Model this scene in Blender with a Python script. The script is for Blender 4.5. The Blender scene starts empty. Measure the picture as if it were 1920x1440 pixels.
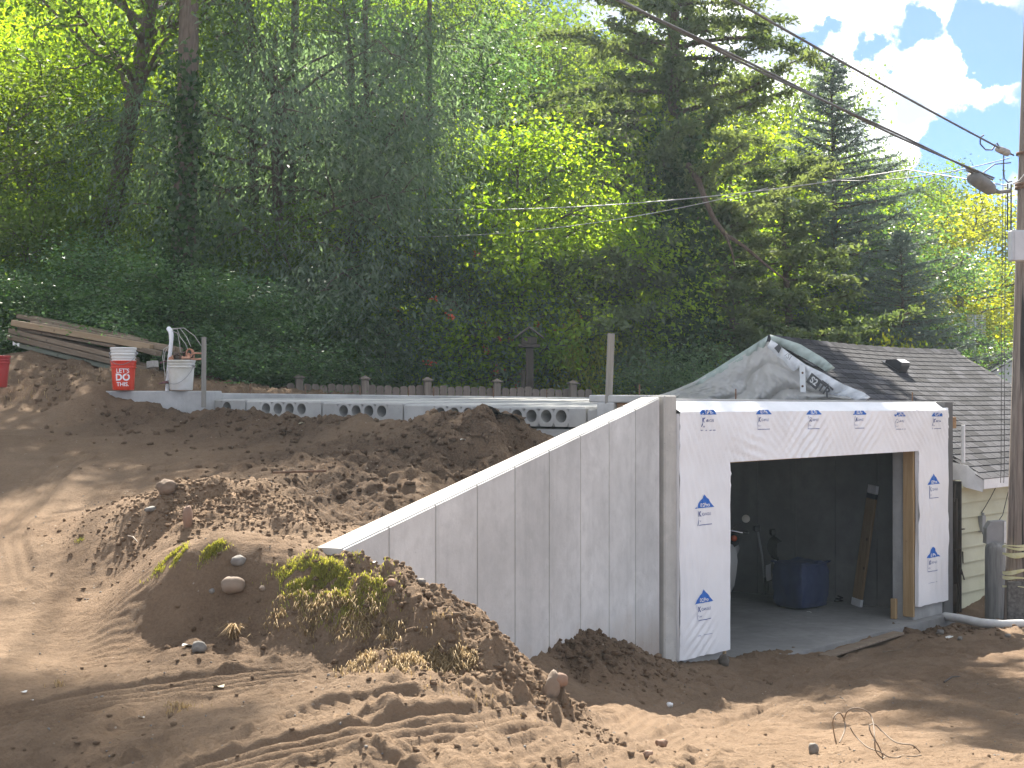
import bpy, bmesh, math, random
import numpy as np
from mathutils import Vector, Matrix, Quaternion
random.seed(7)
rng = np.random.default_rng(7)
SC = bpy.context.scene
COL = SC.collection
R = math.radians
F, CX, HY = 2900.0, 960.0, 725.0

# ------------------------------------------------------------------ camera, sky, sun, exposure
cam = bpy.data.cameras.new('camera'); camo = bpy.data.objects.new('camera', cam); COL.objects.link(camo)
cam.sensor_width = 36.0; cam.lens = F / 1920 * 36; cam.shift_y = 5 / 1920
cam.clip_start = 0.1; cam.clip_end = 3000
camo.location = (0, 0, 0); camo.rotation_euler = (R(90), 0, 0)
SC.camera = camo
SUN_EL, SUN_AZ = R(44.5), R(-3.0)          # azimuth clockwise from +Y
sdir = Vector((math.sin(SUN_AZ) * math.cos(SUN_EL), math.cos(SUN_AZ) * math.cos(SUN_EL), math.sin(SUN_EL)))
sun = bpy.data.lights.new('sun', 'SUN'); suno = bpy.data.objects.new('sun', sun); COL.objects.link(suno)
sun.energy = 3.3; sun.angle = R(0.53); sun.color = (1.0, 0.93, 0.82)
suno.rotation_euler = sdir.to_track_quat('Z', 'Y').to_euler(); suno.location = (0, 0, 60)
SC.view_settings.view_transform = 'Standard'; SC.view_settings.look = 'None'
SC.view_settings.exposure = 2.55; SC.view_settings.gamma = 1.0; SC.view_settings.use_curve_mapping = False
cy = SC.cycles
cy.max_bounces = 7; cy.diffuse_bounces = 4; cy.glossy_bounces = 2; cy.transmission_bounces = 5; cy.transparent_max_bounces = 6
cy.use_denoising = True; cy.sample_clamp_indirect = 4.0
cy.caustics_reflective = False; cy.caustics_refractive = False

def N(nt, typ, **kw):
    n = nt.nodes.new(typ)
    for k, v in kw.items():
        if k.startswith('i_'):
            key = k[2:]
            n.inputs[int(key) if key.isdigit() else key.replace('_', ' ')].default_value = v
        else: setattr(n, k, v)
    return n
def L(nt, a, b): nt.links.new(a, b)

W = bpy.data.worlds.new('World'); SC.world = W; W.use_nodes = True
def build_world():
    nt = W.node_tree; nt.nodes.clear()
    out = N(nt, 'ShaderNodeOutputWorld'); mix = N(nt, 'ShaderNodeMixShader'); L(nt, mix.outputs[0], out.inputs[0])
    sky = N(nt, 'ShaderNodeTexSky', sky_type='NISHITA', sun_disc=False, sun_elevation=SUN_EL, sun_rotation=SUN_AZ,
            air_density=0.32, dust_density=0.0, ozone_density=5.0, altitude=1200)
    bg = N(nt, 'ShaderNodeBackground', i_Strength=0.05)
    hs = N(nt, 'ShaderNodeHueSaturation', i_Saturation=1.0, i_Value=1.0); L(nt, sky.outputs[0], hs.inputs['Color']); L(nt, hs.outputs[0], bg.inputs[0])
    cb = N(nt, 'ShaderNodeBackground', i_Strength=0.56)
    L(nt, bg.outputs[0], mix.inputs[1]); L(nt, cb.outputs[0], mix.inputs[2])
    tc = N(nt, 'ShaderNodeTexCoord'); d = tc.outputs['Generated']
    n1 = N(nt, 'ShaderNodeTexNoise', i_Scale=5.5, i_Detail=9.0, i_Roughness=0.56); L(nt, d, n1.inputs['Vector'])
    n2 = N(nt, 'ShaderNodeTexNoise', i_Scale=22.0, i_Detail=5.0, i_Roughness=0.55); L(nt, d, n2.inputs['Vector'])
    # drifting cumulus: general cover everywhere, plus the cloud banks over the right-hand tree line
    cur = N(nt, 'ShaderNodeMath', operation='MULTIPLY_ADD', i_1=2.0, i_2=-0.78); L(nt, n1.outputs[0], cur.inputs[0])
    n3 = N(nt, 'ShaderNodeTexNoise', i_Scale=34.0, i_Detail=6.0, i_Roughness=0.6); L(nt, d, n3.inputs['Vector'])
    mm = N(nt, 'ShaderNodeMath', operation='MULTIPLY_ADD', i_1=1.1, i_2=-0.55); L(nt, n3.outputs[0], mm.inputs[0])
    ad = N(nt, 'ShaderNodeMath', operation='ADD'); L(nt, cur.outputs[0], ad.inputs[0]); L(nt, mm.outputs[0], ad.inputs[1]); cur = ad
    banks = [(1700, 195, 150, .36), (1600, 150, 100, .28), (1765, 105, 65, .45), (1830, 175, 75, .3), (1690, 240, 110, .35), (1890, 160, 45, .35),
             (1520, 25, 100, .45), (1700, -15, 95, .5), (1830, -25, 100, .5), (1480, 120, 80, .4), (1885, 350, 60, .5), (1200, 10, 160, .5),
             (1850, 85, 75, -1.15), (1640, 98, 42, -.95), (1800, 295, 85, -1.15), (1560, 66, 30, -.3), (1880, 255, 55, -1.05), (1720, 62, 50, -.95), (1560, 95, 45, -.75), (1500, 75, 40, -.65), (1850, 110, 60, -.75)]
    wn = N(nt, 'ShaderNodeTexNoise', i_Scale=26.0, i_Detail=6.0, i_Roughness=0.6); L(nt, d, wn.inputs['Vector'])
    ws = N(nt, 'ShaderNodeVectorMath', operation='MULTIPLY_ADD'); L(nt, wn.outputs['Color'], ws.inputs[0]); ws.inputs[1].default_value = (.065, .065, .065); ws.inputs[2].default_value = (-.0325, -.0325, -.0325)
    wd = N(nt, 'ShaderNodeVectorMath', operation='ADD'); L(nt, d, wd.inputs[0]); L(nt, ws.outputs[0], wd.inputs[1])
    for (x, y, r, a) in banks:
        c = Vector(((x - CX) / F, 1, (HY - y) / F)).normalized()
        ds = N(nt, 'ShaderNodeVectorMath', operation='DISTANCE'); L(nt, wd.outputs[0], ds.inputs[0]); ds.inputs[1].default_value = c
        mr = N(nt, 'ShaderNodeMapRange', interpolation_type='SMOOTHSTEP', i_1=0.0, i_2=r / F * 1.35, i_3=a, i_4=0.0)
        L(nt, ds.outputs['Value'], mr.inputs[0])
        ad = N(nt, 'ShaderNodeMath', operation='ADD'); L(nt, cur.outputs[0], ad.inputs[0]); L(nt, mr.outputs[0], ad.inputs[1]); cur = ad
    mk = N(nt, 'ShaderNodeMapRange', interpolation_type='SMOOTHSTEP', i_1=0.05, i_2=0.34, i_3=0.0, i_4=1.0); L(nt, cur.outputs[0], mk.inputs[0])
    L(nt, mk.outputs[0], mix.inputs[0])
    rp = N(nt, 'ShaderNodeValToRGB'); rp.color_ramp.elements[0].position = .42; rp.color_ramp.elements[0].color = (.24, .265, .31, 1)
    rp.color_ramp.elements[1].position = .68; rp.color_ramp.elements[1].color = (1, .99, .97, 1)
    L(nt, n2.outputs[0], rp.inputs[0]); L(nt, rp.outputs[0], cb.inputs[0])
build_world()

# ------------------------------------------------------------------ helpers
def P(px, py, Z): return Vector(((px - CX) / F * Z, Z, (HY - py) / F * Z))   # measured photo point at a chosen distance -> world
def tag(o, label=None, cat=None, group=None, kind=None):
    if label: o['label'] = label
    if cat: o['category'] = cat
    if group: o['group'] = group
    if kind: o['kind'] = kind
    return o
def empty(name, loc, label=None, cat=None, group=None):
    o = bpy.data.objects.new(name, None); COL.objects.link(o); o.location = loc; o.empty_display_size = .2
    return tag(o, label, cat, group)
def root_of(o):
    while o.parent: o = o.parent
    return o
def place(name, mesh, parent=None, M=None, kind=None):
    """link one more object for a shared mesh; M is its matrix in the parent's space"""
    o = bpy.data.objects.new(name, mesh); COL.objects.link(o)
    if parent: o.parent = parent
    if M is not None: o.matrix_local = M
    if kind: o['kind'] = kind
    return o
def rotm(ex, ey, ez, o=(0, 0, 0)):
    return Matrix(((ex[0], ey[0], ez[0], o[0]), (ex[1], ey[1], ez[1], o[1]), (ex[2], ey[2], ez[2], o[2]), (0, 0, 0, 1)))
UZ = Vector((0, 0, 1))

class MB:
    def __init__(s): s.v = []; s.f = []; s.m = []; s.s = []
    def add(s, vs, fs, mi=0, sm=False):
        b = len(s.v); s.v.extend([tuple(v) for v in vs])
        for f in list(fs): s.f.append([b + i for i in f]); s.m.append(mi); s.s.append(sm)
    def fbox(s, o, ex, ey, ez, xr, yr, zr, ch=0.0, mi=0):
        o = Vector(o); ex, ey, ez = Vector(ex), Vector(ey), Vector(ez)
        lo = (min(xr), min(yr), min(zr)); hi = (max(xr), max(yr), max(zr))
        if ch <= 0:
            vs = [o + ex * (hi[0] if i & 1 else lo[0]) + ey * (hi[1] if i & 2 else lo[1]) + ez * (hi[2] if i & 4 else lo[2]) for i in range(8)]
            s.add(vs, [(0, 2, 3, 1), (4, 5, 7, 6), (0, 1, 5, 4), (2, 6, 7, 3), (0, 4, 6, 2), (1, 3, 7, 5)], mi); return
        ch = min(ch, *( (hi[k] - lo[k]) * .45 for k in range(3)))
        idx = {}; vs = []
        for i in range(8):
            for a in range(3):
                q = []
                for k in range(3):
                    h = (i >> k) & 1
                    q.append((hi[k] if h else lo[k]) if k == a else ((hi[k] - ch) if h else (lo[k] + ch)))
                idx[(i, a)] = len(vs); vs.append(o + ex * q[0] + ey * q[1] + ez * q[2])
        fs = []
        for a in range(3):
            b, c = (a + 1) % 3, (a + 2) % 3
            for h in (0, 1):
                q = [(h << a) | (u << b) | (w << c) for (u, w) in ((0, 0), (1, 0), (1, 1), (0, 1))]
                fs.append(tuple(idx[(i, a)] for i in q))
        for a in range(3):
            b, c = (a + 1) % 3, (a + 2) % 3
            for u in (0, 1):
                for w in (0, 1):
                    i0 = (u << b) | (w << c); i1 = i0 | (1 << a)
                    fs.append((idx[(i0, b)], idx[(i1, b)], idx[(i1, c)], idx[(i0, c)]))
        for i in range(8): fs.append((idx[(i, 0)], idx[(i, 1)], idx[(i, 2)]))
        s.add(vs, fs, mi)
    def box(s, c, size, rz=0, ch=0.0, mi=0, rx=0, ry=0):
        M = Matrix.Rotation(rz, 3, 'Z') @ Matrix.Rotation(ry, 3, 'Y') @ Matrix.Rotation(rx, 3, 'X')
        h = [x / 2 for x in size]
        s.fbox(c, M.col[0], M.col[1], M.col[2], (-h[0], h[0]), (-h[1], h[1]), (-h[2], h[2]), ch, mi)
    def bar(s, a, b, w, t, up=UZ, ch=0.0, mi=0):
        a, b = Vector(a), Vector(b); ex = (b - a); l = ex.length; ex.normalize()
        ey = Vector(up).cross(ex)
        if ey.length < 1e-4: ey = Vector((1, 0, 0)).cross(ex)
        ey.normalize(); ez = ex.cross(ey)
        s.fbox(a, ex, ey, ez, (0, l), (-w / 2, w / 2), (-t / 2, t / 2), ch, mi)
    def tube(s, pts, r, n=8, mi=0, cap=True, sm=True):
        pts = [Vector(p) for p in pts]
        if not hasattr(r, '__len__'): r = [r] * len(pts)
        vs = []; nrm = None
        for i, p in enumerate(pts):
            t = (pts[min(i + 1, len(pts) - 1)] - pts[max(i - 1, 0)])
            if t.length < 1e-9: t = Vector((0, 0, 1))
            t.normalize()
            if nrm is None:
                nrm = t.cross(UZ) if abs(t.z) < .95 else t.cross(Vector((1, 0, 0)))
            nrm = nrm - t * nrm.dot(t); nrm.normalize(); bn = t.cross(nrm)
            for k in range(n):
                a = 2 * math.pi * k / n
                vs.append(p + (nrm * math.cos(a) + bn * math.sin(a)) * r[i])
        fs = []
        for i in range(len(pts) - 1):
            for k in range(n):
                fs.append((i * n + k, i * n + (k + 1) % n, (i + 1) * n + (k + 1) % n, (i + 1) * n + k))
        s.add(vs, fs, mi, sm)
        if cap:
            s.add(vs[:n], [tuple(range(n))[::-1]], mi); s.add(vs[-n:], [tuple(range(n))], mi)
    def lathe(s, prof, c, n=28, mi=0, M=None, sm=True, cap=True):
        c = Vector(c); vs = []
        for (r, z) in prof:
            for k in range(n):
                a = 2 * math.pi * k / n; q = Vector((r * math.cos(a), r * math.sin(a), z))
                if M is not None: q = M @ q
                vs.append(c + q)
        fs = [(i * n + k, i * n + (k + 1) % n, (i + 1) * n + (k + 1) % n, (i + 1) * n + k) for i in range(len(prof) - 1) for k in range(n)]
        s.add(vs, fs, mi, sm)
        if cap:
            if prof[0][0] > 1e-5: s.add(vs[:n], [tuple(range(n))[::-1]], mi)
            if prof[-1][0] > 1e-5: s.add(vs[-n:], [tuple(range(n))], mi)
    def prism(s, poly, d, mi=0):
        poly = [Vector(p) for p in poly]; d = Vector(d); n = len(poly)
        vs = poly + [p + d for p in poly]
        fs = [tuple(range(n))[::-1], tuple(range(n, 2 * n))] + [(i, (i + 1) % n, n + (i + 1) % n, n + i) for i in range(n)]
        s.add(vs, fs, mi)
    def grid(s, pts, nu, nv, mi=0, sm=True):
        fs = [(j * nu + i, j * nu + i + 1, (j + 1) * nu + i + 1, (j + 1) * nu + i) for j in range(nv - 1) for i in range(nu - 1)]
        s.add(pts, fs, mi, sm)
    def mesh(s, name, mats, off=None, recalc=False):
        me = bpy.data.meshes.new(name)
        vs = s.v if off is None else [(v[0] - off[0], v[1] - off[1], v[2] - off[2]) for v in s.v]
        me.from_pydata(vs, [], s.f)
        for m in (mats if isinstance(mats, (list, tuple)) else [mats]): me.materials.append(m)
        me.polygons.foreach_set('material_index', s.m); me.polygons.foreach_set('use_smooth', s.s)
        if recalc:
            bm = bmesh.new(); bm.from_mesh(me); bmesh.ops.recalc_face_normals(bm, faces=bm.faces); bm.to_mesh(me); bm.free()
        me.update(); return me
    def build(s, name, mats, parent=None, label=None, kind=None, recalc=True):
        off = root_of(parent).location if parent else None
        o = place(name, s.mesh(name, mats, off, recalc), parent)
        if label: o['label'] = label
        if kind: o['kind'] = kind
        return o
    def thing(s, name, mats, loc, label, cat, group=None, recalc=True):
        o = place(name, s.mesh(name, mats, Vector(loc), recalc)); o.location = loc
        return tag(o, label, cat, group)

def text2d(body, size, bold=0.0):
    cu = bpy.data.curves.new('t', 'FONT'); cu.body = body; cu.size = size; cu.align_x = 'CENTER'; cu.align_y = 'CENTER'; cu.offset = bold; cu.resolution_u = 3
    o = bpy.data.objects.new('t', cu); me = bpy.data.meshes.new_from_object(o)
    vs = [tuple(v.co) for v in me.vertices]; fs = [tuple(p.vertices) for p in me.polygons]
    bpy.data.objects.remove(o); bpy.data.curves.remove(cu); bpy.data.meshes.remove(me)
    return vs, fs

# ------------------------------------------------------------------ numpy noise
def _h(ix, iy, seed):
    n = (ix.astype(np.int64) * 374761393 + iy.astype(np.int64) * 668265263 + seed * 974711) & 0xffffffff
    n = ((n ^ (n >> 13)) * 1274126177) & 0xffffffff
    return ((n ^ (n >> 16)) & 0xffff) / 65535.0
def pn(x, y, seed=0):
    x = np.asarray(x, float); y = np.asarray(y, float)
    ix = np.floor(x); iy = np.floor(y); fx = x - ix; fy = y - iy
    u = fx * fx * fx * (fx * (fx * 6 - 15) + 10); v = fy * fy * fy * (fy * (fy * 6 - 15) + 10)
    def g(a, b, dx, dy):
        t = _h(ix + a, iy + b, seed) * 2 * np.pi
        return np.cos(t) * dx + np.sin(t) * dy
    a = g(0, 0, fx, fy); b = g(1, 0, fx - 1, fy); c = g(0, 1, fx, fy - 1); d = g(1, 1, fx - 1, fy - 1)
    return ((a + u * (b - a)) * (1 - v) + (c + u * (d - c)) * v) * 1.5
def fbm(x, y, o=4, seed=0, gain=.5):
    s = 0; a = 1; f = 1
    for i in range(o): s = s + a * pn(x * f + i * 17.3, y * f - i * 9.1, seed + i); a *= gain; f *= 2.03
    return s
def sstep(a, b, x):
    t = np.clip((x - a) / (b - a), 0, 1); return t * t * (3 - 2 * t)

# ------------------------------------------------------------------ materials
def mat_base(name):
    m = bpy.data.materials.new(name); m.use_nodes = True; nt = m.node_tree; nt.nodes.clear()
    out = N(nt, 'ShaderNodeOutputMaterial'); b = N(nt, 'ShaderNodeBsdfPrincipled'); L(nt, b.outputs[0], out.inputs[0])
    return m, nt, b, out
def c4(c): return (c[0], c[1], c[2], 1)
def mixc(nt, fac, a, b, mode='MIX'):
    n = N(nt, 'ShaderNodeMix', data_type='RGBA', blend_type=mode)
    for sock, v in ((n.inputs[0], fac), (n.inputs[6], a), (n.inputs[7], b)):
        if hasattr(v, 'is_output'): L(nt, v, sock)
        else: sock.default_value = v if not isinstance(v, tuple) else c4(v)
    return n.outputs[2]
def noise(nt, scale, detail=4, rough=.55, vec=None, stretch=None, coord='Object', dist=0.0):
    if vec is None: vec = N(nt, 'ShaderNodeTexCoord').outputs[coord]
    if stretch:
        mp = N(nt, 'ShaderNodeMapping'); mp.inputs['Scale'].default_value = stretch; L(nt, vec, mp.inputs['Vector']); vec = mp.outputs[0]
    n = N(nt, 'ShaderNodeTexNoise', i_Scale=scale, i_Detail=detail, i_Roughness=rough, i_Distortion=dist); L(nt, vec, n.inputs['Vector'])
    return n.outputs[0]
def rng_(nt, v, a, b, c=0.0, d=1.0):
    n = N(nt, 'ShaderNodeMapRange', i_1=a, i_2=b, i_3=c, i_4=d); L(nt, v, n.inputs[0]); return n.outputs[0]
def bump(nt, b, h, strength=.4, dist=.01):
    n = N(nt, 'ShaderNodeBump', i_Strength=strength, i_Distance=dist); L(nt, h, n.inputs['Height']); L(nt, n.outputs[0], b.inputs['Normal'])
def simple(name, c1, c2=None, scale=6, rough=.6, bs=None, bstr=.3, bdist=.005, metal=0.0, stretch=None, spec=.4, objrand=0.0, detail=5):
    m, nt, b, out = mat_base(name)
    b.inputs['Roughness'].default_value = rough; b.inputs['Metallic'].default_value = metal; b.inputs['Specular IOR Level'].default_value = spec
    col = None
    if c2 is not None:
        col = mixc(nt, rng_(nt, noise(nt, scale, detail, stretch=stretch), .3, .7), c1, c2)
    if objrand:
        oi = N(nt, 'ShaderNodeObjectInfo')
        hv = N(nt, 'ShaderNodeHueSaturation'); L(nt, rng_(nt, oi.outputs['Random'], 0, 1, 1 - objrand, 1 + objrand), hv.inputs['Value'])
        if col is not None: L(nt, col, hv.inputs['Color'])
        else: hv.inputs['Color'].default_value = c4(c1)
        col = hv.outputs[0]
    if col is not None: L(nt, col, b.inputs['Base Color'])
    else: b.inputs['Base Color'].default_value = c4(c1)
    if bs: bump(nt, b, noise(nt, bs, 4, stretch=stretch), bstr, bdist)
    return m
def concrete(name, c, var=.35, streak=True, fine=1.0, orand=0.0, splash=None):
    m, nt, b, out = mat_base(name)
    dk = tuple(x * (1 - var) for x in c); lt = tuple(min(1, x * (1 + var * .45)) for x in c)
    col = mixc(nt, rng_(nt, noise(nt, 1.1, 6, .62), .3, .72), dk, lt)
    col = mixc(nt, rng_(nt, noise(nt, 7, 5, .6), .45, .72, 0, .5), col, tuple(x * .68 for x in c))
    if streak:
        col = mixc(nt, rng_(nt, noise(nt, 1.0, 5, .6, stretch=(5, 5, .35)), .52, .78, 0, .4), col, tuple(x * .55 for x in c))
        col = mixc(nt, rng_(nt, noise(nt, 1.6, 7, .7, dist=1.2), .57, .66, 0, .2), col, tuple(min(1, x * 1.35) for x in c))
    vo = N(nt, 'ShaderNodeTexVoronoi', i_Scale=24.0); L(nt, N(nt, 'ShaderNodeTexCoord').outputs['Object'], vo.inputs['Vector'])
    pit = N(nt, 'ShaderNodeMath', operation='MULTIPLY'); L(nt, rng_(nt, vo.outputs['Distance'], .10, .05), pit.inputs[0]); L(nt, rng_(nt, noise(nt, 2.3, 4), .52, .6), pit.inputs[1])
    col = mixc(nt, pit.outputs[0], col, tuple(x * .3 for x in c))
    if orand:
        oi = N(nt, 'ShaderNodeObjectInfo'); hv = N(nt, 'ShaderNodeHueSaturation'); L(nt, rng_(nt, oi.outputs['Random'], 0, 1, 1 - orand, 1 + orand), hv.inputs['Value'])
        L(nt, col, hv.inputs['Color']); col = hv.outputs[0]
    if splash:                                                # mud thrown up along the foot of the wall
        sx = N(nt, 'ShaderNodeSeparateXYZ'); L(nt, N(nt, 'ShaderNodeTexCoord').outputs['Object'], sx.inputs[0])
        hh = N(nt, 'ShaderNodeMath', operation='MULTIPLY_ADD', i_1=1.1, i_2=-.55); L(nt, noise(nt, 3.5, 7, .7), hh.inputs[0]); ha = N(nt, 'ShaderNodeMath', operation='ADD'); L(nt, sx.outputs['Z'], ha.inputs[0]); L(nt, hh.outputs[0], ha.inputs[1])
        col = mixc(nt, rng_(nt, ha.outputs[0], splash, splash + .5, .6, 0), col, (.27, .20, .14))
    L(nt, col, b.inputs['Base Color']); b.inputs['Roughness'].default_value = .85; b.inputs['Specular IOR Level'].default_value = .25
    bump(nt, b, noise(nt, 38, 6, .65), .35 * fine, .006)
    return m
def wood(name, c1, c2, axis='Z', rough=.75, knots=True, orand=0.0, sc=1.0):
    m, nt, b, out = mat_base(name)
    st = {'X': (.6, 9, 9), 'Y': (9, .6, 9), 'Z': (9, 9, .6)}[axis]; st = tuple(q * sc for q in st)
    col = mixc(nt, rng_(nt, noise(nt, 3, 6, .65, stretch=st, dist=.6), .35, .68), c1, c2)
    col = mixc(nt, rng_(nt, noise(nt, 1.3, 3), .5, .8, 0, .35), col, tuple(x * .6 for x in c1))
    if knots:
        vo = N(nt, 'ShaderNodeTexVoronoi', i_Scale=4.5); L(nt, N(nt, 'ShaderNodeTexCoord').outputs['Object'], vo.inputs['Vector'])
        col = mixc(nt, rng_(nt, vo.outputs['Distance'], .12, .05, 0, .8), col, tuple(x * .25 for x in c1))
    if orand:
        oi = N(nt, 'ShaderNodeObjectInfo'); hv = N(nt, 'ShaderNodeHueSaturation'); L(nt, rng_(nt, oi.outputs['Random'], 0, 1, 1 - orand, 1 + orand), hv.inputs['Value'])
        L(nt, col, hv.inputs['Color']); col = hv.outputs[0]
    L(nt, col, b.inputs['Base Color']); b.inputs['Roughness'].default_value = rough; b.inputs['Specular IOR Level'].default_value = .25
    bump(nt, b, noise(nt, 6, 5, stretch=st), .5, .006)
    return m
def leafmat(name, lo, hi, trans=.5, tcol=None, gloss=.09, grough=.5, orand=.12):
    m = bpy.data.materials.new(name); m.use_nodes = True; nt = m.node_tree; nt.nodes.clear()
    out = N(nt, 'ShaderNodeOutputMaterial')
    at = N(nt, 'ShaderNodeAttribute', attribute_name='tint'); oi = N(nt, 'ShaderNodeObjectInfo')
    g_ = 1.3; lo, hi = tuple(q * g_ for q in lo), tuple(q * g_ for q in hi)
    col = mixc(nt, at.outputs['Fac'], lo, hi)
    hv = N(nt, 'ShaderNodeHueSaturation'); L(nt, col, hv.inputs['Color']); L(nt, rng_(nt, oi.outputs['Random'], 0, 1, 1 - orand, 1 + orand), hv.inputs['Value'])
    L(nt, rng_(nt, oi.outputs['Random'], 0, 1, .49, .51), hv.inputs['Hue'])
    di = N(nt, 'ShaderNodeBsdfDiffuse'); tr = N(nt, 'ShaderNodeBsdfTranslucent'); gl = N(nt, 'ShaderNodeBsdfGlossy', i_Roughness=grough)
    L(nt, hv.outputs[0], di.inputs[0])
    tcol = tcol or (1.9, 1.75, .55)
    L(nt, mixc(nt, 1.0, hv.outputs[0], tcol, 'MULTIPLY'), tr.inputs[0])
    m1 = N(nt, 'ShaderNodeMixShader', i_0=trans); L(nt, di.outputs[0], m1.inputs[1]); L(nt, tr.outputs[0], m1.inputs[2])
    m2 = N(nt, 'ShaderNodeMixShader', i_0=gloss * .28); L(nt, m1.outputs[0], m2.inputs[1]); L(nt, gl.outputs[0], m2.inputs[2])
    L(nt, m2.outputs[0], out.inputs[0])
    return m
# ------------------------------------------------------------------ site frame (garage and house share it)
J = Vector((2.219, 16.17, -2.915))                      # left jamb foot of the garage opening
GD = Vector((.665, .747, 0)).normalized()               # along the garage front
GI = Vector((-GD.y, GD.x, 0))                           # into the garage
def G(s, t, z): return Vector((J.x, J.y, 0)) + GD * s + GI * t + UZ * z
WD = Vector((.4355, .900, 0)).normalized(); WN = Vector((WD.y, -WD.x, 0))   # wing wall direction, its right-hand normal
W0 = Vector((-.837, 10.55, 0)); WP = .6596
CORN = Vector((1.482, 15.34, 0)); SD = Vector((-.837, .547, 0)).normalized(); SN = Vector((SD.y, -SD.x, 0))  # slab edge; SN points to the back (into slab)
if SN.y < 0: SN = -SN

# ------------------------------------------------------------------ terrain
_both = [  # upper pad, path on the left, berm and foreground (photo x, photo y, distance)
 (-150,782,18.6),(0,780,18.5),(150,783,18.2),(-150,812,17),(0,812,17),(250,815,16.9),(-100,868,15),(80,870,15),(250,868,14.9),(-60,960,13),(120,955,13),(240,945,13),
 (-40,1095,11),(100,1090,11),(220,1085,10.9),(-40,1280,9.1),(100,1290,9.1),(200,1280,9.0),(-40,1460,7.8),(150,1465,7.7),(300,1290,8.9),
 (290,1060,10.4),(320,1000,10.9),
 (310,918,11.7),(350,905,11.8),(400,895,11.8),(450,905,11.8),(500,912,11.7),(545,945,11.2),(580,985,10.8),(600,1015,10.4),(450,1000,10.7),(380,990,10.9),(330,960,11.3),(520,1010,10.4),
 (300,1066,10.3),(345,1050,10.15),(400,1042,10.08),(450,1045,10.02),(520,1062,9.95),(570,1075,9.85),(620,1110,9.7),(660,1140,9.5),(700,1165,9.35),(295,1150,10.0),(345,1160,9.86),(400,1168,9.76),(450,1172,9.68),(520,1182,9.58),(570,1195,9.48),(620,1212,9.36),(665,1225,9.22),(450,1232,9.28),(560,1240,9.18),(350,1225,9.38),
 (640,1040,9.95),(700,1050,9.9),(760,1072,9.8),(790,1085,9.75),(850,1110,9.65),(880,1140,9.6),(930,1185,9.5),(1000,1250,9.35),(1055,1308,9.2),(1090,1345,9.1),
 (700,1100,9.6),(760,1170,9.25),(820,1220,9.05),(700,1235,9.08),(900,1270,8.9),(780,1250,8.7),(830,1245,8.75),(960,1300,8.8),(1020,1340,8.7),
 (600,1285,8.7),(750,1310,8.25),(900,1345,8.15),(1050,1385,8.15),(500,1330,8.2),(300,1360,8.2),(500,1440,7.35),(700,1440,7.35),(900,1440,7.45),(1000,1440,7.6),(1100,1440,7.8),
]
_low = [
 (1200,1440,8.1),(1350,1440,8.35),(1500,1440,8.5),(1700,1440,8.75),(1900,1440,9.0),(2050,1440,9.1),(1200,1395,9.2),(1130,1360,9.6),
 (1300,1360,11.4),(1200,1350,10.7),(1150,1320,11.4),(1150,1285,12.9),(1060,1275,12.4),(1250,1300,13.2),(1300,1262,15.1),(1370,1262,15.5),(1500,1240,16.3),(1600,1215,17.5),(1400,1300,13.6),(1500,1280,14.2),
 (1700,1188,18.6),(1790,1185,18.6),(1780,1175,19.6),(1900,1180,18.5),(2050,1180,19),(1900,1280,14.2),(1700,1270,14.6),(1650,1320,12.6),(1900,1340,12),(2050,1330,12.3),(1450,1362,11.6),(1600,1392,10.4),(1900,1392,10.5),
 (1110,1203,13.45),(1150,1207,13.7),(1050,1225,13.0),(1200,1222,14.2),(1235,1237,14.6),(1010,1240,12.6),(960,1270,12.1),(900,1300,11.7),(800,1300,11.1),(740,1290,10.7),
]
_up = [
 (300,890,14.3),(400,880,14.3),(520,905,13.0),(600,905,13.1),(500,860,14.8),(700,905,13.1),(600,950,12.4),(640,985,11.4),(690,960,12.2),(760,930,12.9),(800,885,13.6),(850,878,13.9),(900,858,14.3),(960,845,14.7),(1000,835,14.95),
 (1040,838,15.0),(1120,830,15.3),(700,830,15.1),(600,820,15.9),(500,808,16.6),(400,795,17.2),(300,780,17.9),(250,763,18.4),(200,757,18.6),(400,770,17.95),(450,765,17.8),(500,777,17.3),(560,784,16.9),(640,790,16.4),(700,788,16.0),
 (770,786,15.75),(800,783,15.5),(850,777,15.2),(910,774,15.1),(960,784,15.0),(1000,812,15.2),(880,790,14.6),(940,805,14.6),(800,820,14.6),(820,850,14.2),
 (0,650,21.8),(60,690,20.8),(100,735,19.4),(170,734,18.85),(140,727,19.0),(205,748,18.75),(190,741,18.6),(60,715,19.9),(120,760,19.0),(150,700,20.5),(300,705,21),(400,718,22),(480,726,23),(0,760,19.2),(40,765,18.9),(-150,640,21.5),(-150,740,19.2),(20,668,22.5),(290,700,22.0),(150,675,22.2),
 (-200,560,25),(0,620,25),(300,690,25),(600,735,25),(900,770,26),(1100,800,27),(1300,830,27),
]
_right_back = [(1900,1000,24),(1700,1000,25),(2100,1000,26)]
_GAR = [Vector((1.482,15.34,0)), Vector((-3.66,18.72,0)), Vector((1.22,24.07,0)), Vector((5.70,20.08,0))]
def _pts(l): return np.array([tuple(P(*q)) for q in l])
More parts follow.
